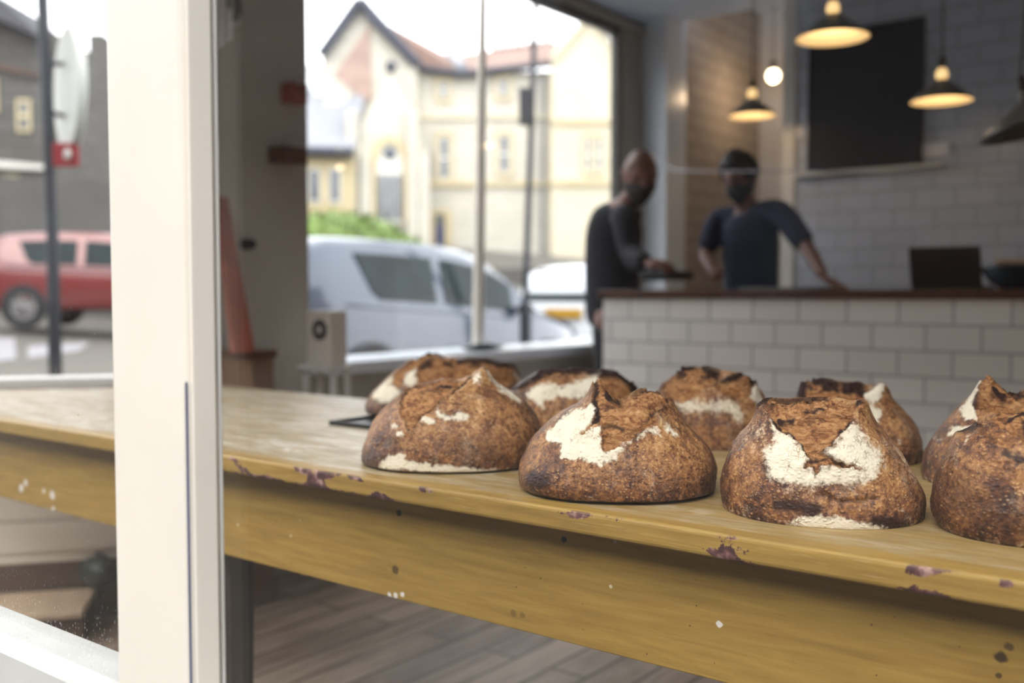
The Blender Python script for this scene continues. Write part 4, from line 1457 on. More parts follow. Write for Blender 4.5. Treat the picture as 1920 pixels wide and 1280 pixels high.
# garden wall in front of the church, low and dark
D2 = 30.0
p0, p1 = at(840, 520, D2), at(1180, 520, D2)
m = MB()
q0, q1 = at(880, 500, D2), at(1190, 500, D2)
zt0 = at(940, 503, D2).z
m.prism([(q0.x, q0.y, terrain(q0.x, q0.y) - 0.3), (q1.x, q1.y, terrain(q0.x, q0.y) - 0.6), (q1.x, q1.y, zt0), (q0.x, q0.y, zt0)], (FH.x * 0.4, FH.y * 0.4, 0))
tag(m.build('garden_wall', 'stone_grey'), 'low dark stone garden wall in front of the church building', 'wall')

# hedge
rnd = random.Random(7)
D3 = 13.0
hc_ = at(655, 450, D3)
root = thing('hedge', (hc_.x, hc_.y, terrain(hc_.x, hc_.y) - 0.1), 'rounded green hedge behind the silver-blue hatchback', 'hedge')
def leafy(name, cen, rad, n, size, mat, parent, seed):
    rn = random.Random(seed)
    m = MB()
    for k in range(n):
        a = rn.uniform(0, 2 * math.pi)
        cz = rn.uniform(-0.3, 1)
        r = math.sqrt(max(0, 1 - cz * cz))
        sc = rn.uniform(0.82, 1.06)
        p = Vector((cen[0] + rad[0] * r * math.cos(a) * sc, cen[1] + rad[1] * r * math.sin(a) * sc, cen[2] + rad[2] * cz * sc))
        u = Vector((rn.gauss(0, 1), rn.gauss(0, 1), rn.gauss(0, 1))).normalized()
        v = u.orthogonal().normalized()
        s_ = size * rn.uniform(0.6, 1.3)
        m.v += [p - u * s_, p + v * s_ * 0.45, p + u * s_, p - v * s_ * 0.45]
        o = len(m.v) - 4
        m.f.append((o, o + 1, o + 2, o + 3))
    return m
bl = MB()
core = MB()
zb_ = terrain(hc_.x, hc_.y)
for (px_, pyt, wd_) in ((560, 392, 1.0), (610, 388, 0.8), (660, 392, 0.8), (705, 402, 0.75), (745, 428, 0.6), (500, 400, 1.0), (775, 452, 0.4)):
    p = at(px_, pyt, D3)
    h = p.z - zb_
    core.ball((p.x, p.y, zb_ + h * 0.42), h * 0.5, 16, 10, (wd_ * 0.62 / (h * 0.5), 0.8, 1.1))
    lf = leafy('x', (p.x, p.y, zb_ + h * 0.42), (wd_ * 0.68, 0.75, h * 0.55), 900, 0.07, None, None, int(px_))
    bl.v, bl.f = bl.v + lf.v, bl.f + [tuple(i + len(bl.v) for i in f) for f in lf.f]
core.build('inner_growth', 'bush', root, True, smooth=True)
bl.build('leaves', 'bush', root, True)

# left-pane terrace of grey houses, across the road
D4 = 24.0
o4 = frame_at(90, D4, terrain(*at(90, 550, D4)[:2]) - 0.3)
hs = thing('terraced_house', o4, 'grey stone terraced house with dark sloping roof in the left pane', 'building', None, YAW)
def L4(px, py):
    return lw(px, py, D4, o4)
m = MB()
tl, tr_ = L4(-60, 20), L4(84, 68)
pts = [(tl[0] - 5, -0.5), (tr_[0] + 0.4, -0.5), (tr_[0] + 0.4, tr_[1]), tl, (tl[0] - 5, tl[1])]
wall_poly(m, pts, 0, 7)
m.build('front_wall', 'stone_grey', hs)
m = MB()
a1, a2, a3, a4 = L4(-60, -60), L4(2, -6), L4(74, 54), L4(80, 74)
m.prism([(a1[0] - 4, 0.0, a1[1] + 0.6), (a2[0], 0.0, a2[1]), (a3[0], -0.4, a3[1]), (a4[0] + 0.3, -0.6, a4[1] - 0.15), L4(0, 40)[:1] + (-0.6,) + L4(0, 40)[1:], (a1[0] - 4, -0.6, a1[1] - 0.2)], (0, 2.5, 0.0))
m.build('roof', 'roof_dark', hs)
for (pa_, pb2, pt2, pb3) in ((40, 66, 190, 250), (-20, 6, 150, 215), (10, 40, 330, 400)):
    x_, z2 = L4(pa_, pb3)
    x2_, z_ = L4(pb2, pt2)
    window(hs, x_, x2_, z2, z_, 0.0, True, None, 'stone_yellow')
x_, z_ = L4(-60, 108)
x2_, _ = L4(84, 140)
MB().prism([(x_, -0.12, z_), (L4(82, 142)[0], -0.12, L4(82, 142)[1]), (L4(82, 150)[0], -0.12, L4(82, 150)[1]), (x_, -0.12, z_ - 0.2)], (0, 0.15, 0)).build('string_course', 'plinth', hs)
x_, z_ = L4(-60, 298)
MB().prism([(x_, -0.12, z_), (L4(90, 312)[0], -0.12, L4(90, 312)[1]), (L4(90, 320)[0], -0.12, L4(90, 320)[1]), (x_, -0.12, z_ - 0.2)], (0, 0.15, 0)).build('string_course', 'frame_white', hs)
D5 = 32.0
o5 = frame_at(180, D5, terrain(*at(180, 550, D5)[:2]) - 0.3)
hs = thing('gabled_house', o5, 'pale stone gabled house behind the round white sign in the left pane', 'building', None, YAW)
def L5(px, py):
    return lw(px, py, D5, o5)
m = MB()
wall_poly(m, [L5(96, 560)[:1] + (-0.5,), L5(290, 560)[:1] + (-0.5,), L5(290, 152), L5(196, 148), L5(150, 146), L5(96, 148)], 0, 7)
m.build('front_wall', 'stone_grey', hs)
m = MB()
m.prism([(L5(92, 150)[0], -0.5, L5(92, 150)[1]), (L5(205, 148)[0], -0.5, L5(205, 148)[1]), (L5(172, 84)[0], 3, L5(172, 84)[1]), (L5(110, 84)[0], 3, L5(110, 84)[1])], (0, 0.3, 0.2))
m.build('roof', 'roof_dark', hs)
MB().box((L5(112, 90)[0], 2.6, L5(112, 90)[1]), (L5(140, 40)[0], 3.6, L5(140, 30)[1])).build('chimney', 'stone_grey', hs)
for (pa_, pb2, pt2, pb3) in ((166, 186, 210, 262), (168, 192, 282, 300)):
    x_, z2 = L5(pa_, pb3)
    x2_, z_ = L5(pb2, pt2)
    window(hs, x_, x2_, z2, z_, 0.0, pt2 < 250, None)
D6 = 20.0
m = MB()
q0, q1 = at(-80, 420, D6), at(420, 420, D6)
m.prism([(q0.x, q0.y, terrain(q0.x, q0.y) - 0.5), (q1.x, q1.y, terrain(q1.x, q1.y) - 0.5), (q1.x, q1.y, at(420, 355, D6).z), (q0.x, q0.y, at(0, 325, D6).z)], (FH.x * 0.4, FH.y * 0.4, 0))
tag(m.build('boundary_wall', 'paving'), 'olive-grey boundary wall behind the red car', 'wall')

# unseen terrace added behind the viewer: blocks low sky and darkens the shop-glass reflections
opp = thing('unseen_terrace', (0, -9, -0.1), 'unseen dark brick terrace added behind the viewer to block low sky', 'building')
BX('front_wall', (-40, -12, -0.6), (60, -9, 7.4), 'brick_dark', opp)
for k in range(12):
    for zz in (0.9, 3.6):
        xx = -14.5 + k * 3.2
        f_ = BX('window', (xx, -9.0, zz), (xx + 1.1, -8.94, zz + 1.6), 'verge', opp)
        BX('pane', (xx + 0.08, -8.94, zz + 0.08), (xx + 1.02, -8.93, zz + 1.52), 'win_dark', f_)
MB().prism([(-40.3, -8.7, 7.3), (-40.3, -12, 9.0), (-40.3, -12, 7.3)], (100.6, 0, 0)).build('roof', 'verge', opp, True)  # roof of the added unseen terrace
# ------------------------------------------------------------------ people
def skin_mesh(chains, extra=None, sub=2):
    """chains: list of [(pos, radius), ...]; a chain starting with an index tuple ('@', chain, i) branches off. returns evaluated verts/faces"""
    V_, E_, R_ = [], [], []
    idx = {}
    for ci, ch_ in enumerate(chains):
        prev = None
        for k, e in enumerate(ch_):
            if e[0] == '@':
                prev = idx[(e[1], e[2])]
                continue
            V_.append(Vector(e[0]))
            R_.append(e[1])
            idx[(ci, k)] = len(V_) - 1
            if prev is not None:
                E_.append((prev, len(V_) - 1))
            prev = len(V_) - 1
    me = bpy.data.meshes.new('tmp')
    me.from_pydata([tuple(v) for v in V_], E_, [])
    o = bpy.data.objects.new('tmp', me)
    COL.objects.link(o)
    md = o.modifiers.new('skin', 'SKIN')
    md.use_smooth_shade = True
    sv = me.skin_vertices[0].data
    for i, r in enumerate(R_):
        if isinstance(r, (tuple, list)):
            sv[i].radius = r
        else:
            sv[i].radius = (r, r)
    sv[0].use_root = True
    ms = o.modifiers.new('sub', 'SUBSURF')
    ms.levels = ms.render_levels = sub
    dg = bpy.context.evaluated_depsgraph_get()
    ev = o.evaluated_get(dg)
    m2 = ev.to_mesh()
    vs = [v.co.copy() for v in m2.vertices]
    fs = [tuple(p.vertices) for p in m2.polygons]
    ev.to_mesh_clear()
    bpy.data.objects.remove(o)
    bpy.data.meshes.remove(me)
    mb = MB()
    mb.v, mb.f = vs, fs
    return mb


def head_mesh(c, R, s=1.0):
    """sculpted head centred at c, facing local -Y before rotation R; face height about 0.23"""
    m = MB()
    n, k = 56, 44
    o = 0
    for i in range(k + 1):
        t = math.pi * i / k
        for j in range(n):
            a = 2 * math.pi * j / n
            x, y, z = math.sin(t) * math.sin(a), -math.sin(t) * math.cos(a), math.cos(t)
            p = Vector((x * 0.076, y * 0.096, z * 0.118))
            # jaw taper and flat face
            if z < 0:
                p.x *= 1 - 0.30 * (-z) ** 1.5
                if y > 0:
                    p.y *= 1 - 0.35 * (-z)
            if y < 0:
                p.y *= 0.95
                fx = math.exp(-(x / 0.16) ** 2)
                p.y -= 0.024 * fx * math.exp(-((z + 0.12) / 0.14) ** 2)                 # nose
                p.y -= 0.010 * math.exp(-(x / 0.07) ** 2) * math.exp(-((z - 0.08) / 0.16) ** 2)
                for sx in (-0.38, 0.38):                                               # sockets
                    p.y += 0.013 * math.exp(-(((x - sx) / 0.18) ** 2 + ((z - 0.06) / 0.12) ** 2))
                p.y -= 0.007 * math.exp(-((z - 0.25) / 0.10) ** 2) * (abs(x) < 0.75)    # brow
                p.y -= 0.008 * math.exp(-(x / 0.28) ** 2) * math.exp(-((z + 0.46) / 0.07) ** 2)  # lips
                p.y += 0.005 * math.exp(-(x / 0.35) ** 2) * math.exp(-((z + 0.60) / 0.07) ** 2)
                p.y -= 0.014 * math.exp(-(x / 0.30) ** 2) * math.exp(-((z + 0.85) / 0.16) ** 2)  # chin
            m.v.append(p)
    for i in range(k):
        for j in range(n):
            j2 = (j + 1) % n
            m.f.append((i * n + j, (i + 1) * n + j, (i + 1) * n + j2, i * n + j2))
    for sx in (-1, 1):
        m.ball((sx * 0.078, 0.012, -0.004), 0.030, 16, 10, (0.35, 0.62, 1.05))
    m.v = [Vector(c) + (R @ (v * s)) for v in m.v]
    return m


def hair_cap(c, R, s, zlow, full, beard=False, seed=0):
    rn = random.Random(seed)
    m = MB()
    n, k = 48, 30
    rows = []
    for i in range(k + 1):
        if not beard:
            t = math.pi * 0.72 * i / k
        else:
            t = math.pi * (0.52 + 0.46 * i / k)
        row = []
        for j in range(n + (0 if not beard else 1)):
            a = 2 * math.pi * j / n if not beard else (-1.75 + 3.5 * j / n)
            x, y, z = math.sin(t) * math.sin(a), -math.sin(t) * math.cos(a), math.cos(t)
            lim = zlow + (0.62 if y < -0.35 else 0.0) * min(1, (-y - 0.35) / 0.25 if y < -0.35 else 0)
            th = full
            if not beard and z < lim:
                th = max(-0.012, full * (1 - (lim - z) * 8))
            if beard:
                th = full * min(1.0, i / 5) * (0.75 + 0.5 * math.exp(-(x / 0.5) ** 2))
                if i < 3:
                    th = -0.004
            q = 1 + (th + rn.uniform(-0.0015, 0.0015)) / 0.09
            p = Vector((x * 0.076 * q, y * 0.096 * q, z * 0.118 * q))
            if z < 0:
                p.x *= 1 - 0.28 * (-z) ** 1.5
                if y > 0:
                    p.y *= 1 - 0.33 * (-z)
            if beard and y < 0:
                p.y -= 0.012 * math.exp(-(x / 0.5) ** 2)
            m.v.append(p)
            row.append(len(m.v) - 1)
        rows.append(row)
    L_ = len(rows[0])
    for i in range(k):
        for j in range(L_ if not beard else L_ - 1):
            j2 = (j + 1) % L_
            m.f.append((rows[i][j], rows[i + 1][j], rows[i + 1][j2], rows[i][j2]))
    m.v = [Vector(c) + (R @ (v * s)) for v in m.v]
    return m


def hand_mesh(wrist, direction, palm_n, thumb_side, curl=0.5, s=1.0):
    """palm plus five skinned fingers; direction = along fingers, palm_n = palm normal (fingers curl towards it)"""
    d = Vector(direction).normalized()
    nrm = (Vector(palm_n) - d * Vector(palm_n).dot(d)).normalized()
    sd_ = d.cross(nrm).normalized() * thumb_side
    w = Vector(wrist)
    out = MB()
    pal = skin_mesh([[(w - d * 0.01 * s, (0.026 * s, 0.02 * s)), (w + d * 0.03 * s, (0.036 * s, 0.017 * s)), (w + d * 0.085 * s, (0.038 * s, 0.014 * s))]], sub=2)
    pal = MB().ball((0, 0, 0), 1, 20, 12)
    bas = Matrix((sd_, nrm, d)).transposed()
    c0 = w + d * 0.045 * s
    pal.v = [c0 + bas @ Vector((v.x * 0.041 * s, v.y * 0.016 * s, v.z * 0.052 * s)) for v in pal.v]
    out.add(pal.v, pal.f)
    for k, (off, ln) in enumerate(((0.029, 0.074), (0.010, 0.084), (-0.009, 0.078), (-0.028, 0.062))):
        p = w + (d * 0.082 + sd_ * off) * s
        ch_ = [(p - d * 0.02 * s, 0.009 * s)]
        ang = 0.15 * curl
        q = p
        for seg, fr in enumerate((0.45, 0.32, 0.23)):
            ang += curl * (0.5 + 0.12 * k * 0.5)
            q = q + (d * math.cos(ang) + nrm * math.sin(ang) + sd_ * off * 1.2) .normalized() * ln * fr * s
            ch_.append((q, (0.0088 - 0.0009 * seg) * s))
        f = skin_mesh([[(ch_[0][0], ch_[0][1])] + [(p, 0.0092 * s)] + ch_[1:]], sub=1)
        out.add(f.v, f.f)
    p = w + (d * 0.018 + sd_ * 0.026) * s
    q1 = p + (d * 0.55 + sd_ * 0.75 + nrm * 0.25).normalized() * 0.036 * s
    q2 = q1 + (d * 0.85 + sd_ * 0.35 + nrm * 0.35 * (0.5 + curl)).normalized() * 0.032 * s
    q3 = q2 + (d * 0.9 + sd_ * 0.1 + nrm * 0.4 * (0.5 + curl)).normalized() * 0.022 * s
    f = skin_mesh([[(p, 0.014 * s), (q1, 0.0115 * s), (q2, 0.0098 * s), (q3, 0.008 * s)]], sub=1)
    out.add(f.v, f.f)
    return out


def fused(mb, name, mat, parent, vox=0.008):
    o = mb.build(name, mat, parent, True, smooth=True)
    md = o.modifiers.new('fuse', 'REMESH')
    md.mode = 'VOXEL'
    md.voxel_size = vox
    md.use_smooth_shade = True
    ms = o.modifiers.new('smooth', 'SMOOTH')
    ms.factor = 0.5
    ms.iterations = 2
    return o


def cat(*ms):
    o = MB()
    for m in ms:
        o.add(m.v, m.f)
    return o


def person(name_label, root, head, headR, neck, chest, waist, hips, sh, el, wr, handdir, palm, thumb, knees, feet, body_mat, top_mat, leg_mat, sleeve, curl, bw, hs=1.0):
    """all joints in world space. sh/el/wr: (right side of picture, left side). sleeve: fraction of arm covered (2 = to the wrist)"""
    t = thing('person', root, name_label, 'person')
    V = Vector
    # continuous body: torso, neck, arms, legs, head, hands
    chains = [
        [(hips, (0.15 * bw, 0.11 * bw)), (waist, (0.14 * bw, 0.105 * bw)), (chest, (0.16 * bw, 0.115 * bw)), (chest.lerp(neck, 0.62), (0.12 * bw, 0.09 * bw)), (neck, 0.058), (head + V((0, 0, -0.055)), 0.052)],
    ]
    for s in (0, 1):
        chains.append([('@', 0, 3), (sh[s], 0.062 * bw), (sh[s].lerp(el[s], 0.5), 0.050 * bw), (el[s], 0.040 * bw), (el[s].lerp(wr[s], 0.35), 0.040 * bw), (wr[s], 0.027)])
    for s in (0, 1):
        chains.append([('@', 0, 0), (hips + (knees[s] - hips) * 0.18 + (knees[s] - knees[1 - s]) * 0.25, 0.098 * bw), (knees[s].lerp(hips, 0.45), 0.085 * bw), (knees[s], 0.062), (knees[s].lerp(feet[s], 0.35), 0.060), (feet[s] + V((0, 0, 0.09)), 0.042)])
    def limbs(cc):
        res = [skin_mesh([cc[0]])]
        for c_ in cc[1:]:
            _, ci, k = c_[0]
            b_ = cc[ci][k]
            r0 = c_[1][1]
            r0 = r0 if not isinstance(r0, tuple) else r0[0]
            res.append(skin_mesh([[(b_[0], r0 * 0.9)] + list(c_[1:])]))
        return cat(*res)
    body = limbs(chains)
    parts = [body, head_mesh(head, headR, hs)]
    for s in (0, 1):
        parts.append(hand_mesh(wr[s], handdir[s], palm[s], thumb[s], curl[s]))
    fused(cat(*parts), 'body', body_mat, t, 0.006)
    # top
    g = 0.016
    hem = V((0, 0, -0.17 if sleeve[0] > 1 else -0.10))
    ch2 = [[(hips + hem * 1.0, (0.15 * bw + g, 0.115 * bw + g)), (hips + V((0, 0, -0.02)), (0.15 * bw + g, 0.115 * bw + g)), (waist, (0.14 * bw + g, 0.11 * bw + g)), (chest, (0.16 * bw + g, 0.12 * bw + g)), (chest.lerp(neck, 0.62), (0.125 * bw + g, 0.10 * bw + g)), (neck + (chest - neck) * 0.14, 0.078)]]
    for s in (0, 1):
        a = [('@', 0, 4), (sh[s], 0.062 * bw + g), (sh[s].lerp(el[s], 0.5), 0.052 * bw + g), (el[s] + (el[s] - sh[s]) * 0.02, 0.043 * bw + g)]
        if sleeve[s] > 1:
            a += [(el[s].lerp(wr[s], 0.4), 0.040 + g), (el[s].lerp(wr[s], 1.0), 0.034 + g * 0.7)]
        ch2.append(a)
    fused(limbs(ch2), 'hoodie' if sleeve[0] > 1 else 'shirt', top_mat, t, 0.009)
    ch3 = [[(hips + V((0, 0, 0.03)), (0.15 * bw + 0.01, 0.115 * bw + 0.01)), (hips + V((0, 0, -0.08)), (0.15 * bw + 0.01, 0.115 * bw + 0.01))]]
    for s in (0, 1):
        ch3.append([('@', 0, 1), (hips + (knees[s] - hips) * 0.22 + (knees[s] - knees[1 - s]) * 0.25, 0.110 * bw), (knees[s].lerp(hips, 0.45), 0.098 * bw), (knees[s], 0.076), (knees[s].lerp(feet[s], 0.5), 0.070), (feet[s] + V((0, 0, 0.06)), 0.066)])
    fused(limbs(ch3), 'trousers', leg_mat, t, 0.010)
    return t


# person in navy, leaning on the counter
PB = 4.86
oy = on_y
head = oy(1387, 333, 4.80)
neck = oy(1400, 388, 4.86)
chest = oy(1408, 440, 4.88)
waist = oy(1407, 510, 4.95)
hips = oy(1409, 566, 4.98)
shR, shL = oy(1462, 392, 4.83), oy(1347, 408, 4.90)
elR, elL = oy(1512, 462, 4.75), oy(1322, 478, 4.82)
wrR, wrL = oy(1545, 520, 4.56), oy(1338, 512, 4.58)
wrR.z = max(wrR.z, CT + 0.045)
feetR, feetL = Vector((hips.x + 0.13, hips.y + 0.02, 0)), Vector((hips.x - 0.13, hips.y + 0.02, 0))
knR, knL = Vector((hips.x + 0.12, hips.y - 0.03, 0.5)), Vector((hips.x - 0.12, hips.y - 0.03, 0.5))
HR = Matrix.Rotation(math.radians(-8), 3, 'Z') @ Matrix.Rotation(math.radians(22), 3, 'X')
p2_ = person('person with dark hair and beard in a navy T-shirt, leaning one hand on the counter', (hips.x, hips.y, 0), head, HR, neck, chest, waist, hips,
             (shR, shL), (elR, elL), (wrR, wrL), (Vector((0.75, -0.25, -0.38)), Vector((0.35, -0.6, 0.1))), (Vector((0, 0, -1)), Vector((0.4, 0, -1))), (1, -1),
             (knR, knL), (feetR, feetL), 'skin2', 'tee', 'trousers', (1, 1), (0.12, 0.9), 0.98, 1.02)
hair_cap(head, HR, 1.05, 0.0, 0.022, seed=3).build('hair', 'hair', p2_, True, smooth=True)
hair_cap(head, HR, 1.0, 0, 0.012, beard=True, seed=5).build('beard', 'beard', p2_, True, smooth=True)
for s_, f in ((1, feetR), (-1, feetL)):
    m = MB().ball((f.x, f.y - 0.06, 0.045), 0.05, 20, 10, (0.95, 2.6, 0.9))
    m.build('shoe', 'shoe', p2_, True, smooth=True)

# person in the black hoodie at the counter's end
head = oy(1200, 330, 4.45)
neck = oy(1172, 386, 4.50)
chest = oy(1150, 432, 4.54)
waist = oy(1146, 505, 4.56)
hips = oy(1149, 566, 4.58)
shR, shL = oy(1172, 402, 4.40), oy(1128, 402, 4.66)
elR, elL = oy(1180, 476, 4.36), oy(1133, 482, 4.66)
wrR, wrL = oy(1212, 492, 4.22), oy(1206, 497, 4.46)
feetR, feetL = Vector((hips.x + 0.02, hips.y - 0.12, 0)), Vector((hips.x - 0.08, hips.y + 0.16, 0))
knR, knL = Vector((hips.x + 0.05, hips.y - 0.10, 0.5)), Vector((hips.x - 0.03, hips.y + 0.12, 0.5))
# turned to the counter: facing +X and slightly to the front, looking down
HR = Matrix.Rotation(math.radians(44), 3, 'Z') @ Matrix.Rotation(math.radians(26), 3, 'X')
p1_ = person('person with cropped hair and dark beard in a black hoodie, standing at the counter end', (hips.x, hips.y, 0), head, HR, neck, chest, waist, hips,
             (shR, shL), (elR, elL), (wrR, wrL), (Vector((0.85, 0.1, -0.1)), Vector((0.85, -0.25, -0.1))), (Vector((0, 0.5, -1)), Vector((0, -0.5, -1))), (1, -1),
             (knR, knL), (feetR, feetL), 'skin1', 'hoodie', 'trousers', (2, 2), (0.7, 0.7), 1.04, 1.08)
hair_cap(head, HR, 1.09, 0.2, 0.004, seed=8).build('hair', 'skin2', p1_, True, smooth=True)
hair_cap(head, HR, 1.07, 0, 0.016, beard=True, seed=9).build('beard', 'beard', p1_, True, smooth=True)
hd_ = MB()
hc2 = neck + Vector((-0.03, 0.02, -0.035))
for i in range(1):
    hd_.tube([hc2 + Vector((0.075 * math.cos(a), 0.075 * math.sin(a), 0.012 * math.cos(2 * a) - 0.02 * math.cos(a))) for a in [k * 2 * math.pi / 20 for k in range(21)]], 0.032, 12)
hd_.build('hood', 'hoodie', p1_, True, smooth=True)
for f in (feetR, feetL):
    MB().ball((f.x + 0.06, f.y, 0.045), 0.05, 20, 10, (2.6, 0.95, 0.9)).build('shoe', 'shoe', p1_, True, smooth=True)
# what they hold
hp = (wrR + wrL) / 2 + Vector((0.10, 0.0, -0.055))
q = thing('flat_packet', hp, 'dark flat packet held in both hands by the person in the black hoodie', 'packet')
MB().box((-0.07, -0.11, -0.028), (0.11, 0.11, 0.018)).build('packet_body', 'trim_black', q, bevel=0.012, seg=3)
MB().box((0.105, -0.09, -0.022), (0.125, 0.09, 0.006)).build('packet_flap', 'cloth_dark', q, bevel=0.004)
# ------------------------------------------------------------------ the loaves
_rs = np.random.RandomState(11)
_PERM = _rs.rand(64, 64, 64)


def vnoise(p):
    i = np.floor(p).astype(int)
    f = p - i
    f = f * f * (3 - 2 * f)
    i0 = i & 63
    i1 = (i + 1) & 63
    def g(a, b, c):
        return _PERM[a, b, c]
    x0, y0, z0 = i0[:, 0], i0[:, 1], i0[:, 2]
    x1, y1, z1 = i1[:, 0], i1[:, 1], i1[:, 2]
    fx, fy, fz = f[:, 0], f[:, 1], f[:, 2]
    a = g(x0, y0, z0) * (1 - fx) + g(x1, y0, z0) * fx
    b = g(x0, y1, z0) * (1 - fx) + g(x1, y1, z0) * fx
    c = g(x0, y0, z1) * (1 - fx) + g(x1, y0, z1) * fx
    d = g(x0, y1, z1) * (1 - fx) + g(x1, y1, z1) * fx
    return ((a * (1 - fy) + b * fy) * (1 - fz) + (c * (1 - fy) + d * fy) * fz) * 2 - 1


def fbm(p, s, o=4, g=0.5):
    r = np.zeros(len(p))
    a, t = 1.0, 0.0
    q = p * s
    for k in range(o):
        r += a * vnoise(q + 17.3 * k)
        t += a
        a *= g
        q = q * 2.03
    return r / t


def seg_dist(P, A, B):
    d = B - A
    L2_ = max(1e-12, float(d @ d))
    t = np.clip(((P - A) @ d) / L2_, 0, 1)
    q = A + t[:, None] * d
    return np.hypot(P[:, 0] - q[:, 0], P[:, 1] - q[:, 1])


def poly_sd(P, poly):
    """signed distance to polygon, negative inside"""
    poly = np.asarray(poly, float)
    n = len(poly)
    d = np.full(len(P), 1e9)
    ins = np.zeros(len(P), bool)
    for i in range(n):
        A, B = poly[i], poly[(i + 1) % n]
        d = np.minimum(d, seg_dist(P, A, B))
        c = ((A[1] > P[:, 1]) != (B[1] > P[:, 1]))
        with np.errstate(divide='ignore', invalid='ignore'):
            xi = (B[0] - A[0]) * (P[:, 1] - A[1]) / (B[1] - A[1] + 1e-15) + A[0]
        ins ^= c & (P[:, 0] < xi)
    return np.where(ins, -d, d)


def line_d(P, pts):
    pts = np.asarray(pts, float)
    d = np.full(len(P), 1e9)
    for i in range(len(pts) - 1):
        d = np.minimum(d, seg_dist(P, pts[i], pts[i + 1]))
    return d


def smoothcurve(pts, n):
    pts = np.asarray(pts, float)
    for _ in range(3):
        q = [pts[0]]
        for i in range(len(pts) - 1):
            q.append(pts[i] * 0.75 + pts[i + 1] * 0.25)
            q.append(pts[i] * 0.25 + pts[i + 1] * 0.75)
        q.append(pts[-1])
        pts = np.array(q)
    d = np.r_[0, np.cumsum(np.hypot(*(np.diff(pts[:, -2:], axis=0)).T) + 1e-9)]
    t = np.linspace(0, d[-1], n)
    return np.stack([np.interp(t, d, pts[:, k]) for k in range(pts.shape[1])], 1)


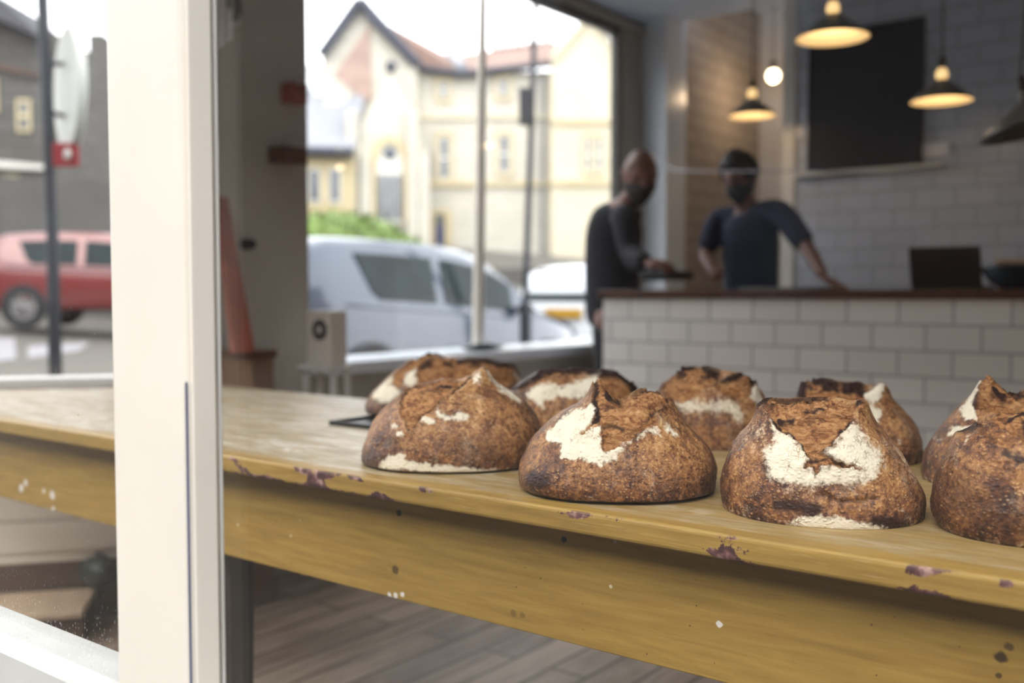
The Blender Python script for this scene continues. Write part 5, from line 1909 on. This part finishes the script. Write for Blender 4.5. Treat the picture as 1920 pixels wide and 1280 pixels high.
def loaf(label, group, Zc, rows, o=(0, 0, 1.0), crumb=(), flour=(), burnt=(), peaks=(), grooves=(), dents=(), depth=0.92,
         zbase=None, res=(340, 190), seed=0, name='sourdough_loaf', lift=0.006, sink=0.005, crumbrough=1.0, rot=0.0):
    """rows: (y, xl, xr) silhouette of the crust in the reference elevation, top to widest to foot.
    Marks are drawn in the same elevation and turned into metres on the loaf."""
    ox, oy_, sc = o
    def px(p):
        return (ox + p[0] / sc, oy_ + p[1] / sc)
    zb = PT if zbase is None else zbase
    cyc = 550.0 + (HC - zb) * F / Zc            # elevation line of the loaf's foot centre
    S_ = F / Zc
    R0 = [(y, a, b) for y, a, b in rows]
    R1 = []
    for y, a, b in R0:
        xa, yy = px((a, y))
        xb, _ = px((b, y))
        R1.append((yy, xa, xb))
    cx = sum((r[1] + r[2]) / 2 for r in R1[-3:]) / 3
    d0 = ray(cx, cyc)
    hor = Vector((d0.x, d0.y, 0))
    fwdc = hor.dot(FH)
    C0 = Vector((0, 0, 0)) + hor * (Zc / fwdc)
    centre = Vector((C0.x, C0.y, zb))
    away = hor.normalized()
    side = Vector((away.y, -away.x, 0))
    dist = Vector((C0.x, C0.y, 0)).length
    k_ = dist / Zc                                # px to metres across the line of sight
    e = math.atan2(HC - zb, dist)
    Sd = F / Zc / (math.sqrt(1 + ((cx - 960) / F) ** 2))      # pixels per metre for a thing square to the ray, vertically
    mx = Zc / F * math.cos(math.atan((cx - 960) / F))        # metres per px sideways
    mz = Zc / F
    prof = []
    for yy, xa, xb in R1:
        z = (cyc - yy) * mz / math.cos(e)
        prof.append(((xa - cx) * mx, (xb - cx) * mx, z))
    top = prof[0]
    wmax = max(b - a for a, b, z in prof) / 2
    # close the top, round the foot
    cxm = (top[0] + top[1]) / 2
    hw = (top[1] - top[0]) / 2
    full = [(cxm, 0.0, top[2] + hw * 0.06), (cxm, hw * 0.5, top[2] + hw * 0.05)] + [((a + b) / 2, (b - a) / 2, z) for a, b, z in prof]
    la, lb_, lz = prof[-1]
    c_, h_ = (la + lb_) / 2, (lb_ - la) / 2
    full += [(c_, h_ * 0.97, max(0.012, lz * 0.55)), (c_, h_ * 0.90, 0.0075), (c_, h_ * 0.76, 0.0025), (c_, h_ * 0.66, 0.0), (c_, h_ * 0.6, 0.0), (c_, h_ * 0.3, 0.0), (c_, 0.0, 0.0)]
    nl, na = res[1], res[0]
    curve = smoothcurve(full, nl)
    Rd = wmax * depth
    ang = np.linspace(0, 2 * np.pi, na, endpoint=False)
    cs, sn = np.cos(ang), np.sin(ang)
    # slightly squared footprint
    ex = 2.25
    rr = (np.abs(cs) ** ex + np.abs(sn) ** ex) ** (-1 / ex)
    X = curve[:, 0][:, None] + curve[:, 1][:, None] * (cs * rr)[None]
    # keep the side silhouettes true: full width only straight across
    Y = (curve[:, 1] * depth)[:, None] * (sn * rr)[None]
    Zz = np.repeat(curve[:, 2][:, None], na, 1)
    P = np.stack([X.ravel(), Y.ravel(), Zz.ravel()], 1)
    # reference elevation coordinates of every vertex
    def elev(P):
        y_ = P[:, 1]
        depthz = Zc * (1 + y_ * math.cos(e) / dist)
        u = cx + P[:, 0] / mx * (Zc / depthz)
        v = cyc - ((P[:, 2] * math.cos(e) + y_ * math.sin(e) + 0.0) / mz) * (Zc / depthz)
        return np.stack([u, v], 1)
    E = elev(P)
    sN = P + seed * 3.1
    warp = np.stack([fbm(sN, 60, 3), fbm(sN + 9, 60, 3)], 1) * 7.0 * (S_ / 1250) + np.stack([fbm(sN, 210, 2), fbm(sN + 5, 210, 2)], 1) * 4.5 * (S_ / 1250)
    EW = E + warp
    # normals of the base form
    G = P.reshape(nl, na, 3)
    du = np.roll(G, -1, 1) - np.roll(G, 1, 1)
    dv = np.gradient(G, axis=0)
    N = np.cross(dv.reshape(-1, 3), du.reshape(-1, 3))
    nn = np.linalg.norm(N, axis=1, keepdims=True)
    N = N / np.maximum(nn, 1e-9)
    out_ = P - np.array([0, 0, wmax * 0.3])
    flip = np.sign((N * out_).sum(1))
    flip[flip == 0] = 1
    N = N * flip[:, None]
    N[nn[:, 0] < 1e-9] = [0, 0, 1]
    view = np.array([0, -math.cos(e), math.sin(e)])
    facing = np.clip(((N @ view) + 0.18) / 0.25, 0, 1)
    topside = np.clip((P[:, 2] - 0.35 * top[2]) / (0.3 * top[2]), 0, 1)
    fac_top = np.maximum(facing, topside * (P[:, 1] < wmax * 0.35))
    def PX(poly):
        return [px(p) for p in poly]
    ppm = 1 / mz
    disp = np.zeros(len(P))
    upd = np.zeros(len(P))
    cr = np.zeros(len(P))
    bu = np.zeros(len(P))
    fl = np.zeros(len(P))
    # torn crumb regions
    for c in crumb:
        poly = c if not isinstance(c, dict) else c['p']
        lf = lift if not isinstance(c, dict) else c.get('lift', lift)
        sk_ = sink if not isinstance(c, dict) else c.get('sink', sink)
        sd_ = poly_sd(EW, PX(poly)) / ppm
        ins = np.clip(-sd_ / 0.0025 + 0.5, 0, 1) * fac_top
        cr = np.maximum(cr, ins)
        disp += lf * np.exp(-np.maximum(sd_, 0) / 0.012) * (1 - ins) * fac_top
        tear = fbm(sN * [1, 1, 1.8], 34, 5, 0.6)
        tear2 = np.abs(fbm(sN + 31, 85, 4, 0.65))
        disp += ins * (-sk_ * np.exp(sd_ / 0.010) + 0.0065 * crumbrough * tear - 0.0060 * crumbrough * tear2)
        rim = np.exp(-(sd_ / 0.0022) ** 2) * fac_top
        bu = np.maximum(bu, 0.55 * rim * (0.4 + 0.9 * np.clip(fbm(sN + 3, 22, 2) + 0.35, 0, 1)))
    for g in grooves:
        pts, wd, dp, dk = g
        d = line_d(EW, PX(pts)) / ppm
        k = np.exp(-(d / wd) ** 2) * facing
        disp -= dp * k
        bu = np.maximum(bu, dk * k)
    for (x, y, h, r) in peaks:
        q = np.array(px((x, y)))
        d = np.hypot(*(E - q).T) / ppm
        k = np.exp(-(d / r) ** 1.6) * fac_top
        upd += h * k
    for (x, y, h, r) in dents:
        q = np.array(px((x, y)))
        d = np.hypot(*(E - q).T) / ppm
        disp -= h * np.exp(-(d / r) ** 2) * fac_top
    for (poly, soft, amt) in flour:
        sd_ = poly_sd(EW, PX(poly)) / ppm
        k = np.clip(0.5 - sd_ / (soft * 1.7), 0, 1) * amt * facing
        fl = np.maximum(fl, k)
    for (pts, wd, amt) in burnt:
        d = line_d(EW, PX(pts)) / ppm
        bu = np.maximum(bu, amt * np.exp(-(d / wd) ** 2) * fac_top)
    # flour on the underside of the foot
    foot = np.clip((0.0095 - P[:, 2]) / 0.004, 0, 1)
    fl = np.maximum(fl, foot * 0.30)
    fl = fl * (1 - 0.9 * cr)
    # burnt skin low on the flanks, in patches
    low = np.exp(-((P[:, 2] - 0.022) / 0.014) ** 2) * np.clip(fbm(sN + 7, 16, 3) * 2.0 - 0.1, 0, 1)
    bu = np.maximum(bu, 0.45 * low * (1 - foot))
    if len(crumb):
        top_r = np.clip((P[:, 2] - 0.80 * top[2]) / (0.15 * top[2]), 0, 1) * cr
        upd += top_r * (0.006 * np.clip(fbm(sN + 41, 70, 4, 0.65) + 0.15, -0.5, 1))
        bu = np.maximum(bu, top_r * np.clip(fbm(sN + 51, 45, 3) * 2.6, 0, 0.85))
    # overall irregularity
    body = np.clip(P[:, 2] / 0.02, 0, 1)
    disp += body * (0.0065 * fbm(sN, 9, 3) + 0.0024 * fbm(sN, 30, 3) + 0.0010 * fbm(sN, 120, 2))
    # peaks get ragged
    upd *= 1 + 0.35 * fbm(sN + 2, 90, 3)
    Q = P + N * disp[:, None]
    Q[:, 2] += upd
    Q[:, 2] = np.maximum(Q[:, 2], 0.0)
    # wobble the foot so the crust lifts off the board here and there
    liftf = np.clip((P[:, 2] < 0.02) * 1.0, 0, 1) * 0
    # to world axes around the loaf's centre
    W3 = np.outer(Q[:, 0], np.array(side)) + np.outer(Q[:, 1], np.array(away))
    W3[:, 2] = Q[:, 2]
    me = bpy.data.meshes.new(name)
    vi = np.arange(nl * na).reshape(nl, na)
    a = vi[:-1, :]
    b = vi[1:, :]
    quads = np.stack([a, np.roll(a, -1, 1), np.roll(b, -1, 1), b], -1).reshape(-1, 4)
    me.vertices.add(len(W3))
    me.vertices.foreach_set('co', W3.astype(np.float32).ravel())
    me.loops.add(quads.size)
    me.loops.foreach_set('vertex_index', quads.astype(np.int32).ravel())
    me.polygons.add(len(quads))
    me.polygons.foreach_set('loop_start', (np.arange(len(quads)) * 4).astype(np.int32))
    me.polygons.foreach_set('use_smooth', np.ones(len(quads), bool))
    me.update(calc_edges=True)
    ca = me.color_attributes.new('marks', 'FLOAT_COLOR', 'POINT')
    colr = np.stack([fl, cr, bu, np.ones(len(fl))], 1).astype(np.float32)
    ca.data.foreach_set('color', colr.ravel())
    me.validate()
    bm = bmesh.new()
    bm.from_mesh(me)
    bmesh.ops.remove_doubles(bm, verts=bm.verts, dist=1e-5)
    bmesh.ops.recalc_face_normals(bm, faces=bm.faces)
    bm.to_mesh(me)
    bm.free()
    me.materials.append(M['crust'])
    ob = bpy.data.objects.new(name, me)
    COL.objects.link(ob)
    WM[ob] = Matrix.Identity(4)
    ob.location = centre
    tag(ob, label, 'bread', group)
    print('LOAF', [round(v, 3) for v in centre], 'halfwidth', round(wmax, 3), 'height', round(top[2], 3))
    return ob


GF, GB = 'loaves in the front row on the bench', 'loaves in the back row on the bench'

# front row, second from the left
loaf('round front loaf with a tall torn peak and cracked flour on its left face', GF, 1.53,
     [(352, 780, 1180), (372, 640, 1232), (400, 560, 1280), (440, 480, 1320), (480, 420, 1355), (540, 345, 1410), (600, 280, 1460), (680, 205, 1540), (760, 165, 1590), (830, 135, 1612), (900, 115, 1618), (960, 118, 1612), (1010, 135, 1600)],
     (940, 660, 4.0),
     crumb=[dict(p=[(690, 300), (745, 262), (870, 330), (1000, 345), (1110, 325), (1215, 345), (1250, 400), (1215, 450), (1150, 480), (1180, 550), (1050, 605), (1000, 660), (940, 720), (870, 765), (790, 782), (755, 740), (765, 590), (700, 560), (640, 640), (600, 640), (690, 540), (715, 500), (690, 440), (680, 360)], lift=0.006, sink=0.0035)],
     flour=[([(690, 430), (705, 520), (640, 590), (600, 640), (752, 595), (748, 740), (790, 785), (880, 765), (930, 740), (850, 830), (740, 878), (690, 850), (600, 822), (430, 805), (440, 700), (330, 665), (320, 620), (400, 540), (480, 475), (560, 450), (640, 450)], 0.006, 1.0),
            ([(1210, 550), (1250, 555), (1325, 630), (1290, 640), (1230, 600)], 0.006, 0.8), ([(930, 700), (1060, 610), (1170, 560), (1190, 600), (1200, 660), (1120, 630), (1000, 690), (900, 780)], 0.006, 0.75),
            ([(400, 470), (560, 380), (680, 340), (690, 430), (500, 480), (300, 600)], 0.012, 0.30), ([(640, 1078), (690, 1078), (680, 1092), (640, 1086)], 0.003, 1.0)],
     burnt=[([(690, 290), (700, 360), (700, 440), (720, 520), (690, 560)], 0.0045, 1.0), ([(745, 262), (790, 300), (860, 330), (880, 380)], 0.006, 0.8), ([(230, 960), (330, 990)], 0.012, 1.0), ([(780, 590), (860, 590), (900, 620)], 0.007, 0.75), ([(1000, 345), (1100, 330), (1200, 345)], 0.006, 0.6), ([(860, 770), (1000, 670), (1060, 610)], 0.002, 0.7), ([(1050, 560), (1180, 480), (1230, 470)], 0.003, 0.7)],
     peaks=[(708, 335, 0.022, 0.013), (740, 345, 0.012, 0.018), (1140, 350, 0.006, 0.03), (1060, 370, 0.005, 0.025), (860, 640, 0.008, 0.020)], dents=[(900, 370, 0.011, 0.014), (880, 545, 0.009, 0.016)], grooves=[([(765, 575), (900, 580)], 0.002, 0.004, 0.6)], seed=1, depth=0.90)

# front row, third: flat-topped with V of flour
loaf('front loaf with two white floury wings either side of a V-shaped torn centre', GF, 1.38,
     [(262, 520, 1090), (282, 450, 1185), (310, 415, 1215), (360, 372, 1262), (430, 315, 1345), (520, 222, 1422), (640, 150, 1500), (740, 112, 1560), (840, 92, 1618), (920, 90, 1642), (990, 104, 1642), (1060, 140, 1620)],
     (1320, 700, 4.0),
     crumb=[dict(p=[(395, 330), (440, 285), (530, 258), (700, 235), (900, 245), (1050, 270), (1150, 300), (1110, 380), (1060, 430), (1000, 480), (940, 560), (885, 625), (930, 650), (1060, 690), (1175, 722), (1000, 712), (868, 715), (850, 790), (820, 800), (812, 720), (725, 727), (782, 675), (740, 620), (690, 540), (620, 490), (560, 480), (500, 450), (490, 380), (440, 360)], lift=0.005, sink=0.0035)],
     flour=[([(500, 450), (560, 490), (640, 508), (700, 570), (785, 678), (720, 725), (815, 722), (818, 805), (850, 800), (870, 718), (1175, 728), (1060, 690), (900, 630), (960, 560), (1060, 430), (1110, 400), (1150, 470), (1210, 520), (1290, 580), (1315, 650), (1270, 780), (1180, 815), (1000, 825), (800, 865), (640, 860), (470, 830), (445, 720), (428, 640), (520, 560)], 0.013, 1.0),
            ([(330, 420), (480, 400), (500, 480), (430, 640), (300, 560), (250, 560), (230, 520)], 0.03, 0.5), ([(560, 850), (900, 850), (860, 900), (700, 940), (560, 900)], 0.025, 0.6), ([(1360, 470), (1420, 530), (1560, 720), (1600, 800), (1560, 800), (1440, 600)], 0.012, 0.6), ([(1400, 940), (1440, 960), (1560, 1070), (1540, 1070)], 0.006, 0.6),
            ([(690, 1095), (900, 1085), (1100, 1090), (1300, 1130), (1420, 1170), (1540, 1185), (1400, 1215), (1000, 1210), (600, 1160)], 0.006, 0.9)],
     burnt=[([(395, 330), (460, 275)], 0.006, 1.0), ([(500, 440), (620, 490), (690, 540), (780, 670)], 0.0028, 0.9), ([(1100, 390), (1000, 480), (890, 620)], 0.0026, 0.9), ([(1150, 300), (1190, 270)], 0.005, 0.9), ([(540, 1020), (700, 1020), (840, 1050)], 0.012, 0.95), ([(1300, 1100), (1480, 1140)], 0.012, 1.0), ([(560, 420), (640, 400)], 0.006, 0.9), ([(740, 330), (880, 325)], 0.005, 0.8), ([(530, 262), (700, 238), (800, 240), (900, 248)], 0.005, 0.75), ([(780, 690), (930, 660), (1060, 700)], 0.003, 0.8)],
     peaks=[(450, 330, 0.010, 0.016), (1172, 325, 0.013, 0.013), (420, 360, 0.004, 0.02), (800, 320, 0.005, 0.05)], dents=[(800, 420, 0.006, 0.03), (820, 640, 0.006, 0.012)],
     grooves=[([(880, 915), (1000, 955), (1180, 940), (1290, 930)], 0.003, 0.005, 0.6), ([(545, 755), (640, 735)], 0.0015, 0.002, 0.5), ([(960, 940), (940, 1040)], 0.003, 0.003, 0.2)], seed=2, depth=0.93)

# front row, first from the left
loaf('leftmost front loaf with a long diagonal slash and a floury ear', GF, 1.78,
     [(352, 800, 1215), (380, 660, 1270), (415, 540, 1325), (455, 450, 1400), (520, 360, 1500), (590, 285, 1590), (680, 208, 1655), (760, 160, 1685), (850, 122, 1698), (930, 90, 1698), (1000, 80, 1690), (1060, 92, 1675)],
     (660, 640, 4.74),
     crumb=[dict(p=[(500, 425), (560, 395), (700, 375), (860, 355), (990, 368), (1060, 362), (960, 420), (850, 505), (740, 585), (640, 680), (570, 745), (505, 790), (450, 700), (440, 600), (460, 480)], lift=0.003, sink=0.003)],
     flour=[([(600, 740), (640, 682), (690, 700), (745, 715), (730, 742)], 0.004, 1.0), ([(735, 640), (770, 615), (830, 640), (870, 668), (960, 620), (1085, 668), (1000, 708), (850, 718), (780, 705)], 0.007, 0.9),
            ([(345, 745), (395, 742), (400, 775), (360, 775)], 0.005, 1.0), ([(400, 805), (450, 790), (468, 850), (395, 840)], 0.006, 0.95), ([(1070, 375), (1140, 375), (1145, 435), (1080, 430)], 0.008, 0.8),
            ([(1195, 290), (1235, 310), (1310, 410), (1430, 480), (1520, 570), (1480, 560), (1350, 470), (1230, 390), (1195, 340)], 0.005, 0.9),
            ([(270, 1060), (320, 1000), (440, 985), (472, 1020), (455, 1055), (560, 1085), (900, 1120), (1200, 1150), (1450, 1150), (1200, 1220), (240, 1130)], 0.006, 0.95), ([(1195, 725), (1290, 720), (1275, 770), (1210, 765)], 0.008, 0.6), ([(325, 680), (355, 655), (360, 665), (332, 695)], 0.003, 0.8)],
     burnt=[([(1050, 360), (950, 420), (850, 500), (740, 580)], 0.0035, 0.95), ([(640, 670), (560, 745)], 0.002, 0.8), ([(560, 400), (590, 420)], 0.004, 0.9), ([(1120, 330), (1170, 290), (1220, 300)], 0.005, 0.9), ([(220, 880), (420, 860)], 0.02, 0.45), ([(120, 1020), (260, 1030)], 0.02, 0.5), ([(1000, 960), (1300, 1000)], 0.03, 0.4), ([(600, 420), (900, 430)], 0.004, 0.4)],
     grooves=[([(1060, 355), (950, 415), (850, 495), (740, 575), (620, 690), (560, 748)], 0.0022, 0.005, 0.8)],
     peaks=[(1175, 345, 0.016, 0.016), (1120, 360, 0.006, 0.02), (560, 440, 0.004, 0.02)], dents=[(950, 340, 0.005, 0.02)], seed=3, depth=0.90)

# back row, left
loaf('wide loaf at the left end of the back row, over the black tray', GB, 2.43,
     [(150, 640, 1220), (166, 590, 1300), (195, 510, 1400), (240, 435, 1460), (290, 375, 1495), (350, 310, 1515), (420, 240, 1530), (510, 155, 1545), (590, 118, 1548), (640, 135, 1545)],
     (660, 640, 4.74),
     crumb=[dict(p=[(360, 340), (440, 260), (560, 170), (660, 125), (760, 130), (600, 230), (470, 300), (440, 400), (380, 400)], lift=0.004, sink=0.004), dict(p=[(590, 240), (700, 195), (900, 165), (1200, 180), (1400, 235), (1440, 330), (1380, 420), (1200, 330), (980, 330), (700, 400), (590, 400), (580, 300)], lift=0.004, sink=0.004)],
     flour=[([(250, 410), (380, 290), (370, 360), (340, 400), (445, 430), (400, 500), (260, 545), (190, 495)], 0.012, 1.0), ([(455, 330), (490, 290), (580, 225), (570, 380), (510, 410), (470, 370)], 0.012, 1.0), ([(1440, 290), (1540, 340), (1500, 380), (1450, 330)], 0.01, 0.8)],
     burnt=[([(600, 150), (700, 122), (800, 150)], 0.008, 0.8), ([(620, 240), (680, 215)], 0.014, 0.7), ([(950, 150), (1200, 165), (1450, 245)], 0.010, 0.9), ([(170, 620), (240, 660)], 0.01, 0.6)],
     peaks=[(700, 165, 0.010, 0.04), (1440, 240, 0.006, 0.02)], dents=[(860, 180, 0.006, 0.03)], seed=4, depth=0.62, res=(260, 130), zbase=PT + 0.0102)

# back row, second
loaf('dark-topped back-row loaf with a floury band, between the two left front loaves', GB, 2.08,
     [(142, 360, 640), (165, 260, 780), (190, 215, 900), (225, 150, 965), (270, 95, 1005), (330, 50, 1035), (400, 25, 1050), (480, 10, 1056), (560, 5, 1055), (620, 15, 1045), (670, 30, 1030)],
     (940, 660, 4.0),
     crumb=[dict(p=[(745, 175), (880, 175), (960, 215), (1010, 280), (1040, 340), (960, 400), (880, 380), (790, 290), (745, 220)], lift=0.004, sink=0.005), dict(p=[(180, 235), (300, 155), (420, 130), (620, 132), (735, 175), (600, 190), (430, 200), (330, 235), (190, 275), (80, 300)], lift=0.002, sink=0.003)],
     flour=[([(200, 315), (270, 268), (390, 245), (450, 275), (520, 245), (640, 205), (730, 188), (720, 250), (650, 330), (560, 350), (460, 340), (330, 370), (325, 430), (220, 370)], 0.010, 1.0)],
     burnt=[([(70, 290), (200, 215), (320, 150), (430, 132), (620, 135), (740, 170), (880, 175), (980, 230), (1030, 310)], 0.012, 1.0), ([(80, 300), (200, 330)], 0.02, 0.6)],
     peaks=[(880, 205, 0.006, 0.02), (330, 170, 0.004, 0.03)], seed=5, depth=0.88, res=(240, 130))

# back row, third
loaf('two-humped back-row loaf seen between the peaked and the winged front loaves', GB, 2.0,
     [(697, 1278, 1352), (704, 1262, 1378), (715, 1246, 1405), (732, 1235, 1422), (752, 1228, 1436), (776, 1224, 1448), (805, 1222, 1456), (832, 1224, 1458), (855, 1230, 1452)],
     (0, 0, 1.0),
     crumb=[dict(p=[(1238, 735), (1245, 710), (1270, 696), (1310, 690), (1350, 706), (1345, 722), (1310, 740), (1280, 760), (1250, 748)], lift=0.004, sink=0.004), dict(p=[(1340, 730), (1360, 715), (1395, 706), (1412, 718), (1410, 745), (1370, 748)], lift=0.004, sink=0.004)],
     flour=[([(1265, 758), (1290, 745), (1320, 758), (1345, 745), (1380, 752), (1398, 780), (1390, 800), (1360, 775), (1310, 780), (1270, 775)], 0.014, 0.66), ([(1405, 725), (1418, 728), (1430, 755), (1425, 762), (1406, 748)], 0.005, 1.0), ([(1212, 735), (1232, 730), (1228, 745)], 0.005, 0.9), ([(1300, 725), (1330, 728), (1320, 745)], 0.01, 0.5)],
     burnt=[([(1245, 712), (1275, 696), (1310, 690), (1345, 702)], 0.007, 0.9), ([(1350, 715), (1400, 708), (1412, 722)], 0.007, 0.9)],
     peaks=[(1300, 710, 0.007, 0.035), (1400, 722, 0.010, 0.020)], dents=[(1347, 710, 0.010, 0.012)], seed=6, depth=0.9, res=(220, 120))

# back row, fourth
loaf('dark-crusted loaf in the back row with a pointed floury right ear', GB, 1.83,
     [(92, 760, 1180), (112, 722, 1300), (140, 706, 1368), (175, 690, 1385), (220, 662, 1425), (300, 600, 1500), (380, 562, 1568), (460, 540, 1608), (540, 528, 1628), (620, 524, 1630), (700, 528, 1620), (760, 540, 1600)],
     (1320, 700, 4.0),
     crumb=[dict(p=[(700, 190), (735, 70), (860, 78), (960, 100), (1060, 108), (1150, 100), (1200, 150), (1190, 240), (1100, 270), (1000, 250), (850, 245), (720, 250)], lift=0.004, sink=0.006)],
     flour=[([(1190, 160), (1260, 120), (1345, 95), (1340, 150), (1310, 230), (1250, 235), (1195, 205)], 0.006, 1.0), ([(1165, 255), (1260, 250), (1325, 275), (1310, 340), (1280, 385), (1225, 350), (1200, 300)], 0.006, 1.0), ([(1420, 475), (1440, 475), (1485, 520), (1465, 525)], 0.004, 1.0), ([(1380, 400), (1440, 420), (1460, 480), (1400, 450)], 0.02, 0.35)],
     burnt=[([(700, 170), (740, 68), (860, 80), (960, 100)], 0.012, 1.0), ([(1050, 105), (1150, 100), (1195, 150)], 0.010, 1.0), ([(1260, 105), (1350, 100)], 0.004, 0.8)],
     peaks=[(745, 110, 0.010, 0.016), (1335, 140, 0.012, 0.018), (860, 110, 0.004, 0.02)], dents=[(1210, 130, 0.006, 0.012)], seed=7, depth=0.9, res=(240, 130))

# back row, right
loaf('loaf in the back row at the right edge with a sharp white-tipped ear', GB, 1.58,
     [(742, 1828, 1950), (752, 1812, 1980), (768, 1793, 1995), (785, 1776, 2005), (805, 1757, 2013), (825, 1742, 2018), (850, 1727, 2020), (875, 1721, 2020), (900, 1722, 2015), (918, 1730, 2008)],
     (0, 0, 1.0),
     crumb=[dict(p=[(1848, 715), (1890, 733), (1930, 742), (1990, 760), (1980, 800), (1920, 785), (1850, 780), (1828, 775), (1835, 740)], lift=0.005, sink=0.007)],
     flour=[([(1844, 712), (1840, 735), (1822, 765), (1826, 790), (1800, 788), (1795, 775), (1815, 750), (1832, 722)], 0.005, 1.0), ([(1768, 812), (1785, 802), (1826, 802), (1824, 815), (1795, 824), (1766, 820)], 0.006, 1.0), ([(1742, 828), (1760, 826), (1756, 836), (1745, 834)], 0.006, 0.8)],
     burnt=[([(1850, 715), (1870, 728), (1890, 736), (1910, 742)], 0.008, 1.0), ([(1832, 730), (1826, 775)], 0.003, 0.8)],
     peaks=[(1845, 738, 0.024, 0.014), (1860, 745, 0.010, 0.02)], seed=8, depth=0.88, res=(240, 130))

# front row, right edge
loaf('big dark loaf at the right end of the front row with a scorched rim', GF, 1.245,
     [(786, 1872, 2080), (798, 1850, 2110), (815, 1812, 2128), (828, 1780, 2138), (845, 1764, 2146), (870, 1752, 2152), (900, 1742, 2158), (930, 1736, 2160), (960, 1735, 2158), (985, 1742, 2150), (1005, 1755, 2140)],
     (0, 0, 1.0),
     crumb=[dict(p=[(1824, 800), (1838, 792), (1852, 776), (1920, 772), (2000, 780), (2060, 800), (2040, 850), (1960, 845), (1920, 838), (1880, 815), (1850, 812), (1826, 814)], lift=0.006, sink=0.006)],
     flour=[([(1798, 830), (1812, 828), (1806, 855), (1798, 850)], 0.004, 0.5), ([(1742, 880), (1760, 850), (1770, 870), (1750, 920)], 0.012, 0.28)],
     burnt=[([(1762, 826), (1776, 818), (1788, 820), (1800, 818), (1824, 812), (1828, 798), (1842, 788), (1852, 776), (1920, 774), (2000, 782)], 0.006, 1.0), ([(1880, 860), (1920, 870)], 0.006, 0.8), ([(1800, 950), (1900, 990)], 0.05, 0.5)],
     peaks=[(1776, 832, 0.007, 0.012), (1850, 795, 0.006, 0.012)], dents=[(1880, 830, 0.004, 0.015)], seed=9, depth=0.9, res=(300, 170))
